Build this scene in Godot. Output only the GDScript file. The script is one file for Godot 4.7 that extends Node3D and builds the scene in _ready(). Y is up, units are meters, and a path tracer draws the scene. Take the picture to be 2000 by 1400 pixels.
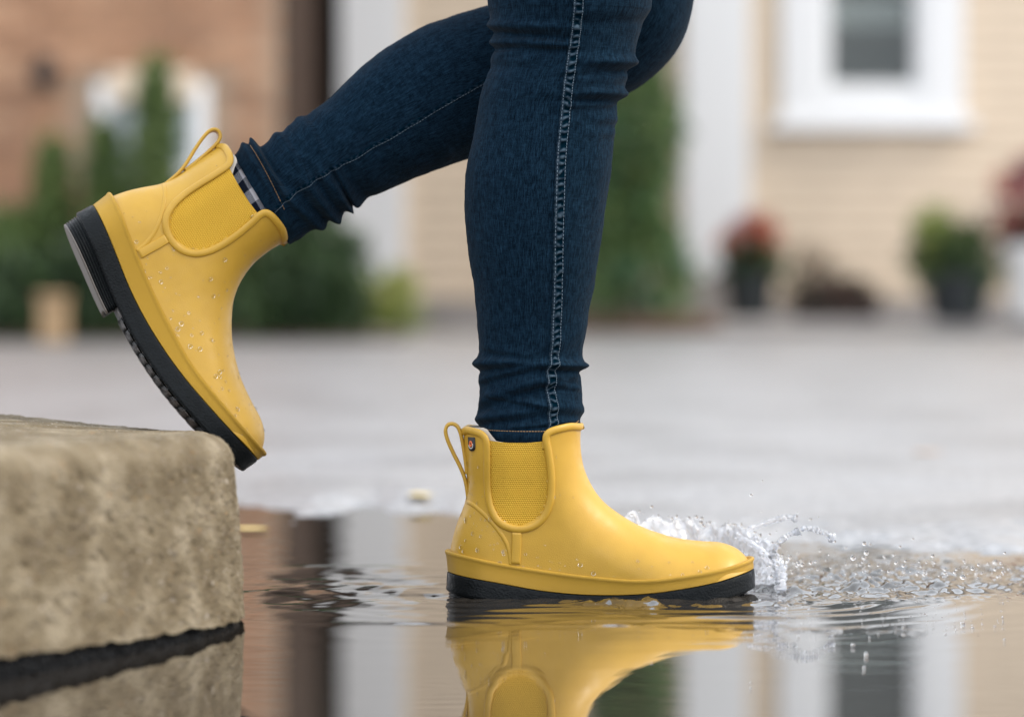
extends Node3D
# A person in jeans and yellow rubber boots steps off a concrete kerb into a puddle; houses and shrubs far behind.
# Metres, y up. The water surface is y = 0, the forward boot stands on the plane z = 0, the camera is three metres in front of it.

const PX := 2083.3      # traced units per metre on the plane z = 0
const EYE_Y := 0.293
const EYE_Z := 3.0

var rng := RandomNumberGenerator.new()
var mats := {}
var used := {}
var n1 := FastNoiseLite.new()
var n2 := FastNoiseLite.new()
var n3 := FastNoiseLite.new()


func _ready() -> void:
	rng.seed = 11
	n1.seed = 3
	n1.frequency = 1.0
	n1.fractal_octaves = 4
	n2.seed = 8
	n2.frequency = 1.0
	n2.fractal_octaves = 2
	n3.seed = 21
	n3.frequency = 1.0
	n3.fractal_type = FastNoiseLite.FRACTAL_RIDGED
	n3.fractal_octaves = 3
	make_view()
	make_materials()
	make_ground()
	make_water()
	make_kerb()
	make_cream_house()
	make_brick_house()
	make_garden()
	make_person()
	make_boots()
	make_splash()
	make_litter()


# ---------------------------------------------------------------- camera, sky, sun

func make_view() -> void:
	var cam := Camera3D.new()
	cam.name = "camera"
	var lens := CameraAttributesPhysical.new()
	lens.frustum_focal_length = 107.14
	lens.frustum_focus_distance = 2.975
	lens.exposure_aperture = 2.9
	lens.frustum_near = 0.05
	lens.frustum_far = 400.0
	cam.attributes = lens
	add_child(cam)
	cam.position = Vector3(0, EYE_Y, EYE_Z)
	cam.rotation.x = -atan(145.0 / 6250.0)
	cam.current = true

	var sky_mat := ProceduralSkyMaterial.new()
	sky_mat.sky_top_color = Color(0.86, 0.885, 0.92)
	sky_mat.sky_horizon_color = Color(0.90, 0.905, 0.92)
	sky_mat.sky_curve = 0.15
	sky_mat.ground_bottom_color = Color(0.45, 0.45, 0.45)
	sky_mat.ground_horizon_color = Color(0.8, 0.8, 0.8)
	sky_mat.sun_angle_max = 1.0
	var sky := Sky.new()
	sky.sky_material = sky_mat
	var env := Environment.new()
	env.background_mode = Environment.BG_SKY
	env.sky = sky
	env.tonemap_mode = Environment.TONE_MAPPER_LINEAR
	env.tonemap_exposure = 3.0
	env.background_energy_multiplier = 0.8
	env.sdfgi_enabled = true
	env.ssao_enabled = true
	env.ssil_enabled = true
	var we := WorldEnvironment.new()
	we.name = "environment"
	we.environment = env
	add_child(we)

	var sun := DirectionalLight3D.new()
	sun.name = "sun"
	sun.light_energy = 0.4
	sun.light_color = Color(1.0, 0.97, 0.93)
	sun.light_angular_distance = 28.0
	sun.shadow_enabled = true
	add_child(sun)
	sun.look_at_from_position(Vector3.ZERO, Vector3(-1.0, -0.95, -0.2))


# ---------------------------------------------------------------- helpers

func numbered(called: String) -> String:
	if not used.has(called):
		used[called] = 0
		return called
	used[called] += 1
	return "%s_%03d" % [called, used[called]]


func thing(called: String, label: String, category: String, at := Vector3.ZERO, group := "") -> Node3D:
	var o := Node3D.new()
	o.name = numbered(called)
	add_child(o)
	o.position = at
	tag(o, label, category, group)
	return o


func tag(o: Node3D, label: String, category: String, group := "", kind := "") -> void:
	if label:
		o.set_meta("label", label)
	if category:
		o.set_meta("category", category)
	if group:
		o.set_meta("group", group)
	if kind:
		o.set_meta("kind", kind)


func part(called: String, mesh: Mesh, mat: Material, parent: Node3D = null) -> MeshInstance3D:
	var o := MeshInstance3D.new()
	o.name = called if parent else numbered(called)
	o.mesh = mesh
	o.material_override = mat
	(parent if parent else self).add_child(o, true)
	return o


func trace(x: float, y: float, z := 0.0) -> Vector3:
	# a point traced on the picture plane at z = 0, carried along the line of sight to depth z
	var k := (EYE_Z - z) / EYE_Z
	return Vector3((x - 1000.0) / PX * k, EYE_Y - (y - 555.0) / PX * k, z)


func far_at(x: float, y: float, d: float) -> Vector3:
	return trace(x, y, EYE_Z - d)


func make_mesh(v: PackedVector3Array, idx: PackedInt32Array, uv = null, col = null, orient := true) -> ArrayMesh:
	# idx is counter-clockwise seen from outside; a closed shape that came out inside out is turned
	if orient:
		var vol := 0.0
		for i in range(0, idx.size(), 3):
			vol += v[idx[i]].dot(v[idx[i + 1]].cross(v[idx[i + 2]]))
		if vol < 0.0:
			for i in range(0, idx.size(), 3):
				var q := idx[i]
				idx[i] = idx[i + 1]
				idx[i + 1] = q
	var nrm := PackedVector3Array()
	nrm.resize(v.size())
	for i in range(0, idx.size(), 3):
		var a := idx[i]
		var b := idx[i + 1]
		var c := idx[i + 2]
		var fn := (v[b] - v[a]).cross(v[c] - v[a])
		nrm[a] += fn
		nrm[b] += fn
		nrm[c] += fn
	for i in nrm.size():
		nrm[i] = nrm[i].normalized() if nrm[i].length_squared() > 1e-24 else Vector3.UP
	var rev := PackedInt32Array()
	rev.resize(idx.size())
	for i in range(0, idx.size(), 3):
		rev[i] = idx[i]
		rev[i + 1] = idx[i + 2]
		rev[i + 2] = idx[i + 1]
	var arr := []
	arr.resize(Mesh.ARRAY_MAX)
	arr[Mesh.ARRAY_VERTEX] = v
	arr[Mesh.ARRAY_NORMAL] = nrm
	arr[Mesh.ARRAY_INDEX] = rev
	if uv != null:
		arr[Mesh.ARRAY_TEX_UV] = uv
	if col != null:
		arr[Mesh.ARRAY_COLOR] = col
	var m := ArrayMesh.new()
	m.add_surface_from_arrays(Mesh.PRIMITIVE_TRIANGLES, arr)
	return m


func grid_index(rows: int, cols: int, closed := false, first := 0) -> PackedInt32Array:
	var idx := PackedInt32Array()
	var last := cols if closed else cols - 1
	for r in rows - 1:
		for c in last:
			var a := first + r * cols + c
			var b := first + r * cols + (c + 1) % cols
			idx.append_array([a, b, a + cols, b, b + cols, a + cols])
	return idx


func cap(v: PackedVector3Array, idx: PackedInt32Array, first: int, count: int, flip: bool) -> void:
	var mid := Vector3.ZERO
	for i in count:
		mid += v[first + i]
	v.append(mid / count)
	var c := v.size() - 1
	for i in count:
		var a := first + i
		var b := first + (i + 1) % count
		if flip:
			idx.append_array([a, c, b])
		else:
			idx.append_array([a, b, c])


func tab(keys: Array, x: float) -> float:
	# smooth table: cubic through [x, y] pairs
	var n := keys.size()
	if x <= keys[0][0]:
		return keys[0][1]
	if x >= keys[n - 1][0]:
		return keys[n - 1][1]
	var i := 0
	while x > keys[i + 1][0]:
		i += 1
	var x0: float = keys[i][0]
	var x1: float = keys[i + 1][0]
	var y0: float = keys[i][1]
	var y1: float = keys[i + 1][1]
	var h := x1 - x0
	var s := (y1 - y0) / h
	var m0 := s
	var m1 := s
	if i > 0:
		m0 = (y1 - keys[i - 1][1]) / (x1 - keys[i - 1][0])
	if i < n - 2:
		m1 = (keys[i + 2][1] - y0) / (keys[i + 2][0] - x0)
	var t := (x - x0) / h
	var t2 := t * t
	var t3 := t2 * t
	return (2 * t3 - 3 * t2 + 1) * y0 + (t3 - 2 * t2 + t) * h * m0 + (3 * t2 - 2 * t3) * y1 + (t3 - t2) * h * m1


func spline(p: Array, t: float):
	# Catmull-Rom through p, t from 0 to p.size() - 1
	var n := p.size()
	var i := clampi(int(floor(t)), 0, n - 2)
	var f := t - i
	var a = p[maxi(i - 1, 0)]
	var b = p[i]
	var c = p[i + 1]
	var d = p[mini(i + 2, n - 1)]
	return 0.5 * ((2.0 * b) + (c - a) * f + (2.0 * a - 5.0 * b + 4.0 * c - d) * f * f + (3.0 * b - a - 3.0 * c + d) * f * f * f)


func box(lo: Vector3, hi: Vector3, bevel := 0.0) -> ArrayMesh:
	var st := SurfaceTool.new()
	st.begin(Mesh.PRIMITIVE_TRIANGLES)
	add_box(st, Transform3D(Basis(), (lo + hi) / 2), (hi - lo) / 2, bevel)
	return st.commit()


func add_box(st: SurfaceTool, t: Transform3D, h: Vector3, bevel := 0.0) -> void:
	# six faces drawn in by the bevel, joined by chamfers
	var b := minf(bevel, minf(h.x, minf(h.y, h.z)) * 0.45)
	var axes := [Vector3.RIGHT, Vector3.UP, Vector3.BACK]
	for k in 3:
		for s in [-1.0, 1.0]:
			var n: Vector3 = axes[k] * s
			var p: Vector3 = axes[(k + 1) % 3]
			var q: Vector3 = axes[(k + 2) % 3]
			var hn: float = h.dot(axes[k])
			var hp: float = h.dot(p) - b
			var hq: float = h.dot(q) - b
			quad(st, t, n * hn - p * hp - q * hq, n * hn + p * hp - q * hq, n * hn + p * hp + q * hq, n * hn - p * hp + q * hq, n)
			if b > 0.0:
				for s2 in [-1.0, 1.0]:
					var n2b: Vector3 = p * s2
					var e1 := n * hn + n2b * hp
					var e2 := n * (hn - b) + n2b * (hp + b)
					quad(st, t, e1 - q * hq, e1 + q * hq, e2 + q * hq, e2 - q * hq, (n + n2b).normalized())


func quad(st: SurfaceTool, t: Transform3D, a: Vector3, b: Vector3, c: Vector3, d: Vector3, n: Vector3) -> void:
	if (b - a).cross(c - a).dot(n) > 0.0:
		var q := b
		b = d
		d = q
	st.set_normal((t.basis * n).normalized())
	for p in [a, b, c, a, c, d]:
		st.add_vertex(t * p)


func tube(path: PackedVector3Array, radii: PackedFloat32Array, segs := 10, ups = null, flat := 1.0) -> ArrayMesh:
	# a closed tube along path; ups gives the surface normal at each point, flat scales the radius along it
	var v := PackedVector3Array()
	var n := path.size()
	var up := Vector3.UP
	for i in n:
		var t := (path[mini(i + 1, n - 1)] - path[maxi(i - 1, 0)]).normalized()
		if ups != null:
			up = ups[i]
		elif absf(t.dot(up)) > 0.95:
			up = Vector3.RIGHT
		var side := t.cross(up).normalized()
		var nn := side.cross(t).normalized()
		up = nn
		for k in segs:
			var a := TAU * k / segs
			v.append(path[i] + side * cos(a) * radii[i] + nn * sin(a) * radii[i] * flat)
	var idx := grid_index(n, segs, true)
	cap(v, idx, 0, segs, true)
	cap(v, idx, (n - 1) * segs, segs, false)
	return make_mesh(v, idx)


func merge(meshes: Array) -> ArrayMesh:
	var st := SurfaceTool.new()
	st.begin(Mesh.PRIMITIVE_TRIANGLES)
	for m in meshes:
		st.append_from(m, 0, Transform3D())
	return st.commit()


func ball(c: Vector3, r: Vector3, nu := 8, nv := 5) -> ArrayMesh:
	var v := PackedVector3Array()
	for j in nv + 1:
		var b := PI * j / nv
		for i in nu:
			var a := TAU * i / nu
			v.append(c + Vector3(cos(a) * sin(b), cos(b), sin(a) * sin(b)) * r)
	return make_mesh(v, grid_index(nv + 1, nu, true))


# ---------------------------------------------------------------- materials

func plain(called: String, c: Color, rough := 0.8, spec := 0.5) -> StandardMaterial3D:
	# c holds linear base colours
	var m := StandardMaterial3D.new()
	m.resource_name = called
	m.albedo_color = c.linear_to_srgb()
	m.roughness = rough
	m.metallic_specular = spec
	mats[called] = m
	return m


func noise_tex(freq: float, colors: Array, stops: Array, size := 512, octaves := 4, type := FastNoiseLite.TYPE_SIMPLEX_SMOOTH, sd := 1) -> NoiseTexture2D:
	var n := FastNoiseLite.new()
	n.noise_type = type
	n.frequency = freq
	n.fractal_octaves = octaves
	n.seed = sd
	var t := NoiseTexture2D.new()
	t.width = size
	t.height = size
	t.seamless = true
	t.noise = n
	var g := Gradient.new()
	g.offsets = PackedFloat32Array(stops)
	var cs := PackedColorArray()
	for c in colors:
		cs.append(c.linear_to_srgb())
	g.colors = cs
	t.color_ramp = g
	return t


func grey_tex(freq: float, lo: float, hi: float, size := 512, octaves := 4, type := FastNoiseLite.TYPE_SIMPLEX_SMOOTH, sd := 1) -> NoiseTexture2D:
	var t := noise_tex(freq, [], [], size, octaves, type, sd)
	var g := Gradient.new()
	g.offsets = PackedFloat32Array([0.15, 0.85])
	g.colors = PackedColorArray([Color(lo, lo, lo), Color(hi, hi, hi)])
	t.color_ramp = g
	return t


func triplanar(m: StandardMaterial3D, per_metre: float, world := true) -> void:
	m.uv1_triplanar = true
	m.uv1_world_triplanar = world
	m.uv1_scale = Vector3.ONE * per_metre
	m.uv1_triplanar_sharpness = 4.0


func make_materials() -> void:
	var yellow := Color(0.51, 0.296, 0.029)
	var m := plain("yellow_rubber", yellow, 0.5, 0.5)
	m.roughness_texture = grey_tex(0.02, 0.7, 1.15, 512, 4)
	m.albedo_texture = noise_tex(0.012, [Color(0.95, 0.945, 0.93), Color(1, 1, 1)], [0.25, 0.7], 512, 5, FastNoiseLite.TYPE_SIMPLEX_SMOOTH, 14)
	m.heightmap_enabled = true
	m.heightmap_texture = grey_tex(0.25, 0.3, 0.7, 512, 2)
	m.heightmap_scale = 0.02
	triplanar(m, 6.0, false)

	m = plain("yellow_band", yellow * 0.96, 0.52, 0.42)
	var im := Image.create(64, 64, false, Image.FORMAT_RGB8)
	for y in 64:
		for x in 64:
			var a := 0.5 + 0.5 * sin(TAU * (x + y) / 16.0) * sin(TAU * (x - y) / 16.0)
			im.set_pixel(x, y, Color(a, a, a))
	m.heightmap_enabled = true
	m.heightmap_texture = ImageTexture.create_from_image(im)
	m.heightmap_scale = 0.055
	triplanar(m, 160.0, false)

	m = plain("yellow_knit", Color(0.66, 0.388, 0.044), 0.85, 0.3)
	var ih := Image.create(96, 96, false, Image.FORMAT_RGB8)
	for y in 96:
		for x in 96:
			# rows of slanted loops, alternate rows offset by half a loop
			var row := int(y / 12.0)
			var fy := fmod(y, 12.0) / 12.0
			var fx := fposmod((x + (6.0 if row % 2 else 0.0) + fy * 4.0) / 12.0, 1.0)
			var h := pow(sin(PI * fx), 0.8) * pow(sin(PI * fy), 0.7)
			ih.set_pixel(x, y, Color(h, h, h))
	m.heightmap_enabled = true
	m.heightmap_texture = ImageTexture.create_from_image(ih)
	m.heightmap_scale = 0.08
	m.uv1_scale = Vector3(1, 1, 1) * 63.0

	m = plain("dark_rubber", Color(0.0042, 0.0058, 0.0070), 0.5, 0.27)
	m.roughness_texture = grey_tex(0.03, 0.5, 1.3, 512, 4)
	m.heightmap_enabled = true
	m.heightmap_texture = grey_tex(0.12, 0.2, 0.8, 512, 4)
	m.heightmap_scale = 0.05
	triplanar(m, 6.0, false)
	m = plain("heel_plate", Color(0.11, 0.097, 0.088), 0.5)
	m = plain("boot_lining", Color(0.62, 0.58, 0.52), 0.95, 0.2)
	plain("emblem_black", Color(0.012, 0.012, 0.016), 0.5)
	plain("emblem_orange", Color(0.75, 0.17, 0.05), 0.5)
	plain("emblem_white", Color(0.7, 0.68, 0.62), 0.5)

	# denim: indigo warp with pale weft showing through, long slubs along the leg
	m = plain("denim", Color(1, 1, 1), 0.92, 0.07)
	var sz := 512
	var dc := Image.create(sz, sz, false, Image.FORMAT_RGB8)
	var dh := Image.create(sz, sz, false, Image.FORMAT_RGB8)
	var r2 := RandomNumberGenerator.new()
	r2.seed = 77
	var slub := PackedFloat32Array()
	var cross_slub := PackedFloat32Array()
	for i in sz:
		slub.append(r2.randf_range(-1, 1))
		cross_slub.append(r2.randf_range(-1, 1))
	for y in sz:
		for x in sz:
			var s := slub[x] * n2.get_noise_2d(x * 0.37, y * 0.022) * 2.2
			var w := cross_slub[y] * n2.get_noise_2d(x * 0.02 + 90.0, y * 0.4) * 1.3
			var twill := 0.5 + 0.5 * sin(TAU * (x + y * 2.0) / 8.0)
			var speck := r2.randf()
			var pale := clampf(0.07 + 0.24 * s + 0.14 * w + 0.40 * twill * speck + 0.07 * n1.get_noise_2d(x * 0.03, y * 0.03), 0.0, 1.0)
			var c := Color(0.0007, 0.0036, 0.0078).lerp(Color(0.027, 0.074, 0.132), pale)
			dc.set_pixel(x, y, c.linear_to_srgb())
			var hh := clampf(0.35 + 0.3 * twill + 0.25 * s + 0.15 * speck, 0, 1)
			dh.set_pixel(x, y, Color(hh, hh, hh))
	m.albedo_texture = ImageTexture.create_from_image(dc)
	m.heightmap_enabled = true
	m.heightmap_texture = ImageTexture.create_from_image(dh)
	m.heightmap_scale = 0.03
	m.uv1_scale = Vector3(7, 7, 1)
	m.rim_enabled = true
	m.rim = 0.06
	m.rim_tint = 0.0
	m = plain("denim_seam", Color(1, 1, 1), 0.92, 0.10)
	m.vertex_color_use_as_albedo = true
	plain("thread_tan", Color(0.42, 0.24, 0.10), 0.8)
	plain("thread_blue", Color(0.14, 0.19, 0.24), 0.8)

	m = plain("gingham", Color(1, 1, 1), 0.95, 0.2)
	var gi := Image.create(128, 128, false, Image.FORMAT_RGB8)
	for y in 128:
		for x in 128:
			var a := int(x >= 64)
			var b := int(y >= 64)
			var c := Color(0.72, 0.70, 0.74)
			if a + b == 2:
				c = Color(0.012, 0.016, 0.03)
			elif a + b == 1:
				c = Color(0.012, 0.016, 0.03) if (x + y) % 6 < 3 else Color(0.6, 0.6, 0.64)
			gi.set_pixel(x, y, c.linear_to_srgb())
	m.albedo_texture = ImageTexture.create_from_image(gi)

	m = plain("concrete", Color(1, 1, 1), 0.82, 0.4)
	m.albedo_texture = noise_tex(0.007, [Color(0.118, 0.090, 0.052), Color(0.160, 0.126, 0.077), Color(0.195, 0.158, 0.102), Color(0.28, 0.235, 0.165)], [0.15, 0.42, 0.6, 0.88], 1024, 6, FastNoiseLite.TYPE_SIMPLEX_SMOOTH, 5)
	m.heightmap_enabled = true
	m.heightmap_texture = grey_tex(0.11, 0.0, 1.0, 1024, 5, FastNoiseLite.TYPE_SIMPLEX_SMOOTH, 9)
	m.heightmap_scale = 0.16
	m.detail_enabled = true
	m.detail_albedo = speckle_tex()
	m.detail_blend_mode = BaseMaterial3D.BLEND_MODE_MIX
	m.detail_uv_layer = BaseMaterial3D.DETAIL_UV_2
	m.uv2_triplanar = true
	m.uv2_world_triplanar = true
	m.uv2_scale = Vector3.ONE * 1.9
	triplanar(m, 2.2)
	m = plain("near_black", Color(0.0035, 0.004, 0.005), 0.55, 0.25)
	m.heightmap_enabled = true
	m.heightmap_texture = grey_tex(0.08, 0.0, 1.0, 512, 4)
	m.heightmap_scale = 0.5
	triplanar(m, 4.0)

	m = plain("asphalt", Color(1, 1, 1), 1.0, 0.6)
	m.albedo_texture = noise_tex(0.05, [Color(0.16, 0.16, 0.167), Color(0.25, 0.25, 0.26), Color(0.35, 0.35, 0.36)], [0.2, 0.5, 0.8], 1024, 5)
	m.roughness_texture = grey_tex(0.012, 0.34, 0.6, 512, 4)
	m.heightmap_enabled = true
	m.heightmap_texture = grey_tex(0.2, 0.0, 1.0, 1024, 3)
	m.heightmap_scale = 0.25
	m.clearcoat_enabled = true
	m.clearcoat = 1.0
	m.clearcoat_roughness = 0.42
	m.detail_enabled = true
	m.detail_albedo = noise_tex(0.014, [Color(0.66, 0.65, 0.64), Color(0.92, 0.92, 0.92), Color(1, 1, 1)], [0.25, 0.5, 0.75], 512, 5, FastNoiseLite.TYPE_SIMPLEX_SMOOTH, 31)
	m.detail_blend_mode = BaseMaterial3D.BLEND_MODE_MUL
	m.detail_uv_layer = BaseMaterial3D.DETAIL_UV_2
	m.uv2_triplanar = true
	m.uv2_world_triplanar = true
	m.uv2_scale = Vector3.ONE * 0.22
	triplanar(m, 1.0)

	m = plain("puddle_water", Color(0.030, 0.026, 0.022), 0.012, 0.5)
	m.clearcoat_enabled = true
	m.clearcoat = 0.5
	m.clearcoat_roughness = 0.012
	m = plain("drop_water", Color(1, 1, 1), 0.0, 0.6)
	m.albedo_color = Color(1, 1, 1, 0.05)
	m.transparency = BaseMaterial3D.TRANSPARENCY_ALPHA
	m = plain("clear_water", Color(1, 1, 1), 0.0, 0.5)
	m.albedo_color = Color(1, 1, 1, 0.0)
	m.transparency = BaseMaterial3D.TRANSPARENCY_ALPHA
	m.refraction_enabled = true
	m.refraction_scale = 0.033

	m = m.duplicate()
	m.resource_name = "foamy_water"
	m.albedo_color = Color(0.97, 0.98, 1.0, 0.30)
	m.roughness = 0.05
	mats["foamy_water"] = m
	m = plain("brick", Color(1, 1, 1), 0.9, 0.3)
	m.vertex_color_use_as_albedo = true
	plain("mortar", Color(0.37, 0.285, 0.21), 0.95, 0.2)
	m = plain("cream_paint", Color(0.69, 0.565, 0.43), 0.7, 0.4)
	m.albedo_texture = noise_tex(0.02, [Color(0.93, 0.93, 0.93), Color(1, 1, 1)], [0.2, 0.8], 256, 4)
	triplanar(m, 0.6)
	m = plain("white_paint", Color(0.80, 0.80, 0.80), 0.6, 0.4)
	plain("blind", Color(0.13, 0.15, 0.14), 0.8)
	plain("side_wall_brown", Color(0.045, 0.028, 0.021), 0.85, 0.3)
	m = plain("glass", Color(1, 1, 1), 0.02, 0.5)
	m.albedo_color = Color(0.9, 0.95, 0.95, 0.06)
	m.metallic_specular = 0.22
	m.transparency = BaseMaterial3D.TRANSPARENCY_ALPHA
	plain("sky_tone_backing", Color(0.42, 0.47, 0.50), 0.9)
	plain("roof", Color(0.06, 0.055, 0.05), 0.9)
	plain("black_iron", Color(0.02, 0.018, 0.018), 0.6)
	plain("terracotta_dark", Color(0.03, 0.016, 0.012), 0.7)
	plain("black_pot", Color(0.012, 0.016, 0.018), 0.5)
	plain("white_pot", Color(0.7, 0.68, 0.66), 0.5)
	plain("soil", Color(0.07, 0.045, 0.03), 0.95)
	plain("mulch", Color(0.12, 0.07, 0.045), 0.95)
	plain("paving", Color(0.30, 0.275, 0.26), 0.85)
	plain("wood_tan", Color(0.33, 0.22, 0.12), 0.8)
	plain("bark", Color(0.07, 0.05, 0.035), 0.95)
	m = plain("leaf", Color(1, 1, 1), 0.42, 0.5)
	m.vertex_color_use_as_albedo = true
	m.backlight_enabled = true
	m.backlight = Color(0.35, 0.35, 0.35)
	m = plain("fallen_leaf", Color(0.72, 0.56, 0.22), 0.6)
	m = plain("fallen_leaf_brown", Color(0.62, 0.42, 0.28), 0.6)


func speckle_tex() -> ImageTexture:
	# sand and pebbles showing in the worn concrete: opaque grains on a clear ground
	var s := 1024
	var im := Image.create(s, s, false, Image.FORMAT_RGBA8)
	im.fill(Color(0.3, 0.25, 0.2, 0.0))
	var r := RandomNumberGenerator.new()
	r.seed = 5
	var tones := [Color(0.05, 0.045, 0.035), Color(0.07, 0.06, 0.045), Color(0.42, 0.37, 0.30), Color(0.50, 0.45, 0.38), Color(0.36, 0.22, 0.10), Color(0.30, 0.26, 0.22), Color(0.16, 0.13, 0.09)]
	for k in 9000:
		var c: Color = tones[r.randi() % tones.size()].linear_to_srgb()
		var x := r.randi() % s
		var y := r.randi() % s
		var rad := r.randf_range(1.0, 3.2) if k % 24 else r.randf_range(4.0, 8.0)
		var el := r.randf_range(0.6, 1.0)
		var ir := int(ceil(rad))
		for dy in range(-ir, ir + 1):
			for dx in range(-ir, ir + 1):
				var q := sqrt(dx * dx + dy * dy / (el * el)) / rad
				if q < 1.0:
					c.a = clampf((1.0 - q) * 2.5, 0.0, 0.85)
					im.set_pixel(posmod(x + dx, s), posmod(y + dy, s), c)
	return ImageTexture.create_from_image(im)


# ---------------------------------------------------------------- ground, water, kerb

func lines(a: float, b: float, step: float, far_lo: float, far_hi: float, grow := 1.35) -> PackedFloat32Array:
	var out := PackedFloat32Array()
	var s := step
	var p := a
	var low := []
	while p > far_lo:
		s *= grow
		p -= s
		low.append(maxf(p, far_lo))
	low.reverse()
	for q in low:
		out.append(q)
	var n := int(round((b - a) / step))
	for i in n + 1:
		out.append(a + (b - a) * i / n)
	s = step
	p = b
	while p < far_hi:
		s *= grow
		p += s
		out.append(minf(p, far_hi))
	return out


func ground_y(x: float, z: float) -> float:
	var rough := n1.get_noise_2d(x * 1.7, z * 1.7) * 0.012 + n1.get_noise_2d(x * 6.0 + 40.0, z * 6.0) * 0.004
	var edge := -1.10 + 0.22 * n2.get_noise_2d(x * 2.4, 3.0) + 0.22 * n2.get_noise_2d(x * 7.0, 8.0) + 0.07 * n2.get_noise_2d(x * 19.0, 5.0) + 0.50 * smoothstep(-0.12, 0.18, x)
	var up := smoothstep(edge + 0.40, edge - 0.40, z)
	up = maxf(up, smoothstep(2.2, 2.9, absf(x)))
	up = maxf(up, smoothstep(3.3, 3.8, z))
	var y := lerpf(-0.0235 + rough * 0.15, 0.0125 + rough * 0.55, up) + (rough * 0.9 + 0.010 * n1.get_noise_2d(x * 8.0, z * 11.0)) * 4.0 * up * (1.0 - up)
	# two shallow dips beyond the puddle's edge still hold water
	y -= 0.019 * exp(-pow((x + 0.36) / 0.24, 2.0) - pow((z + 2.12) / 0.13, 2.0))
	y -= 0.015 * exp(-pow((x - 0.95) / 0.3, 2.0) - pow((z + 1.9) / 0.12, 2.0))
	return y


func make_ground() -> void:
	var xs := lines(-1.5, 1.5, 0.016, -150.0, 150.0, 1.2)
	var zs := lines(-2.9, -0.3, 0.014, -150.0, 90.0, 1.2)
	var v := PackedVector3Array()
	for z in zs:
		for x in xs:
			v.append(Vector3(x, ground_y(x, z) if absf(x) < 6.0 and z > -8.0 else 0.0125, z))
	var o := part("road", make_mesh(v, flipped(grid_index(zs.size(), xs.size())), null, null, false), mats.asphalt)
	tag(o, "wet grey asphalt road running back to the houses", "road", "", "structure")


func flipped(idx: PackedInt32Array) -> PackedInt32Array:
	for i in range(0, idx.size(), 3):
		var q := idx[i + 1]
		idx[i + 1] = idx[i + 2]
		idx[i + 2] = q
	return idx


func bump2(x: float, z: float, cx: float, cz: float, sx: float, sz: float) -> float:
	return exp(-pow((x - cx) / sx, 2.0) - pow((z - cz) / sz, 2.0))


func wave_y(x: float, z: float) -> float:
	# wind ripples, almost flat
	var h := 0.000030 * n2.get_noise_2d(x * 3.2, z * 26.0) + 0.00007 * n2.get_noise_2d(x * 2.0 + 9.0, z * 7.0)
	# rings that spread from the boot
	var px := clampf(x, -0.03, 0.2)
	var r := maxf(0.0, sqrt((x - px) * (x - px) + z * z) - 0.04)
	var turn := n2.get_noise_2d(x * 5.0, z * 5.0) * 2.4
	h += 0.0011 * exp(-r / 0.10) * cos(TAU * r / 0.042 + turn) * (0.45 + 0.55 * smoothstep(-0.2, 0.25, x))
	h += 0.00016 * exp(-r / 0.35) * cos(TAU * r / 0.085 + turn * 1.4)
	# the crossing wavelets left of the heel
	var w := bump2(x, z, -0.14, -0.07, 0.11, 0.20)
	h += w * (0.0028 * n2.get_noise_2d(x * 9.0, z * 10.0 + 5.0) + 0.0010 * n2.get_noise_2d(x * 20.0, z * 26.0))
	# broken water thrown up in front of the toe
	var c := smoothstep(0.17, 0.27, x) * smoothstep(-0.50, -0.20, z) * smoothstep(0.10, -0.06, z)
	c = maxf(c, 0.9 * smoothstep(0.03, 0.10, x) * smoothstep(0.30, 0.22, x) * smoothstep(0.12, 0.075, z) * smoothstep(-0.02, 0.02, z))
	c = maxf(c, 0.55 * smoothstep(-0.07, 0.0, x) * smoothstep(0.30, 0.22, x) * smoothstep(0.085, 0.06, z) * smoothstep(-0.02, 0.02, z))
	if c > 0.001:
		var wild := clampf(0.50 + 1.4 * n1.get_noise_2d(x * 5.0 + 20.0, z * 4.0), 0.22, 1.0) * (1.0 - 0.45 * smoothstep(0.3, 0.6, x))
		h += c * wild * (0.0030 + 0.0060 * n1.get_noise_2d(x * 14.0, z * 11.0) + 0.0052 * n2.get_noise_2d(x * 33.0, z * 30.0) + 0.0024 * n2.get_noise_2d(x * 80.0 + 3.0, z * 44.0))
	# the whole far part of the puddle still trembles
	h += (0.00030 * n2.get_noise_2d(x * 17.0, z * 22.0 + 4.0) + 0.00010 * n2.get_noise_2d(x * 40.0, z * 48.0)) * smoothstep(-0.15, -0.55, z) * (0.35 + 0.65 * smoothstep(-0.1, 0.35, x))
	# a few longer crests nearer to the camera
	h += 0.0024 * bump2(x, z, -0.090, 0.245, 0.050, 0.012)
	h += 0.0022 * bump2(x, z, 0.085, 0.262, 0.020, 0.010)
	h += 0.0018 * bump2(x, z, 0.19, 0.19, 0.060, 0.010)
	h += 0.0016 * bump2(x, z, -0.17, -0.30, 0.07, 0.02)
	h += 0.0008 * bump2(x, z, 0.26, 0.30, 0.09, 0.03) * n1.get_noise_2d(x * 26.0, z * 20.0)
	return h


func make_water() -> void:
	var xs := lines(-0.6, 0.0, 0.0046, -3.1, 0.0, 1.25)
	xs.append_array(lines(0.0024, 0.62, 0.0024, 0.0024, 3.1, 1.25))
	var zs := lines(-1.3, 0.95, 0.0048, -2.7, 3.6, 1.2)
	var v := PackedVector3Array()
	for z in zs:
		for x in xs:
			v.append(Vector3(x, wave_y(x, z), z))
	var o := part("puddle", make_mesh(v, flipped(grid_index(zs.size(), xs.size())), null, null, false), mats.puddle_water)
	tag(o, "rippled rain puddle mirroring the boot and the houses", "puddle", "", "structure")


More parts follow.
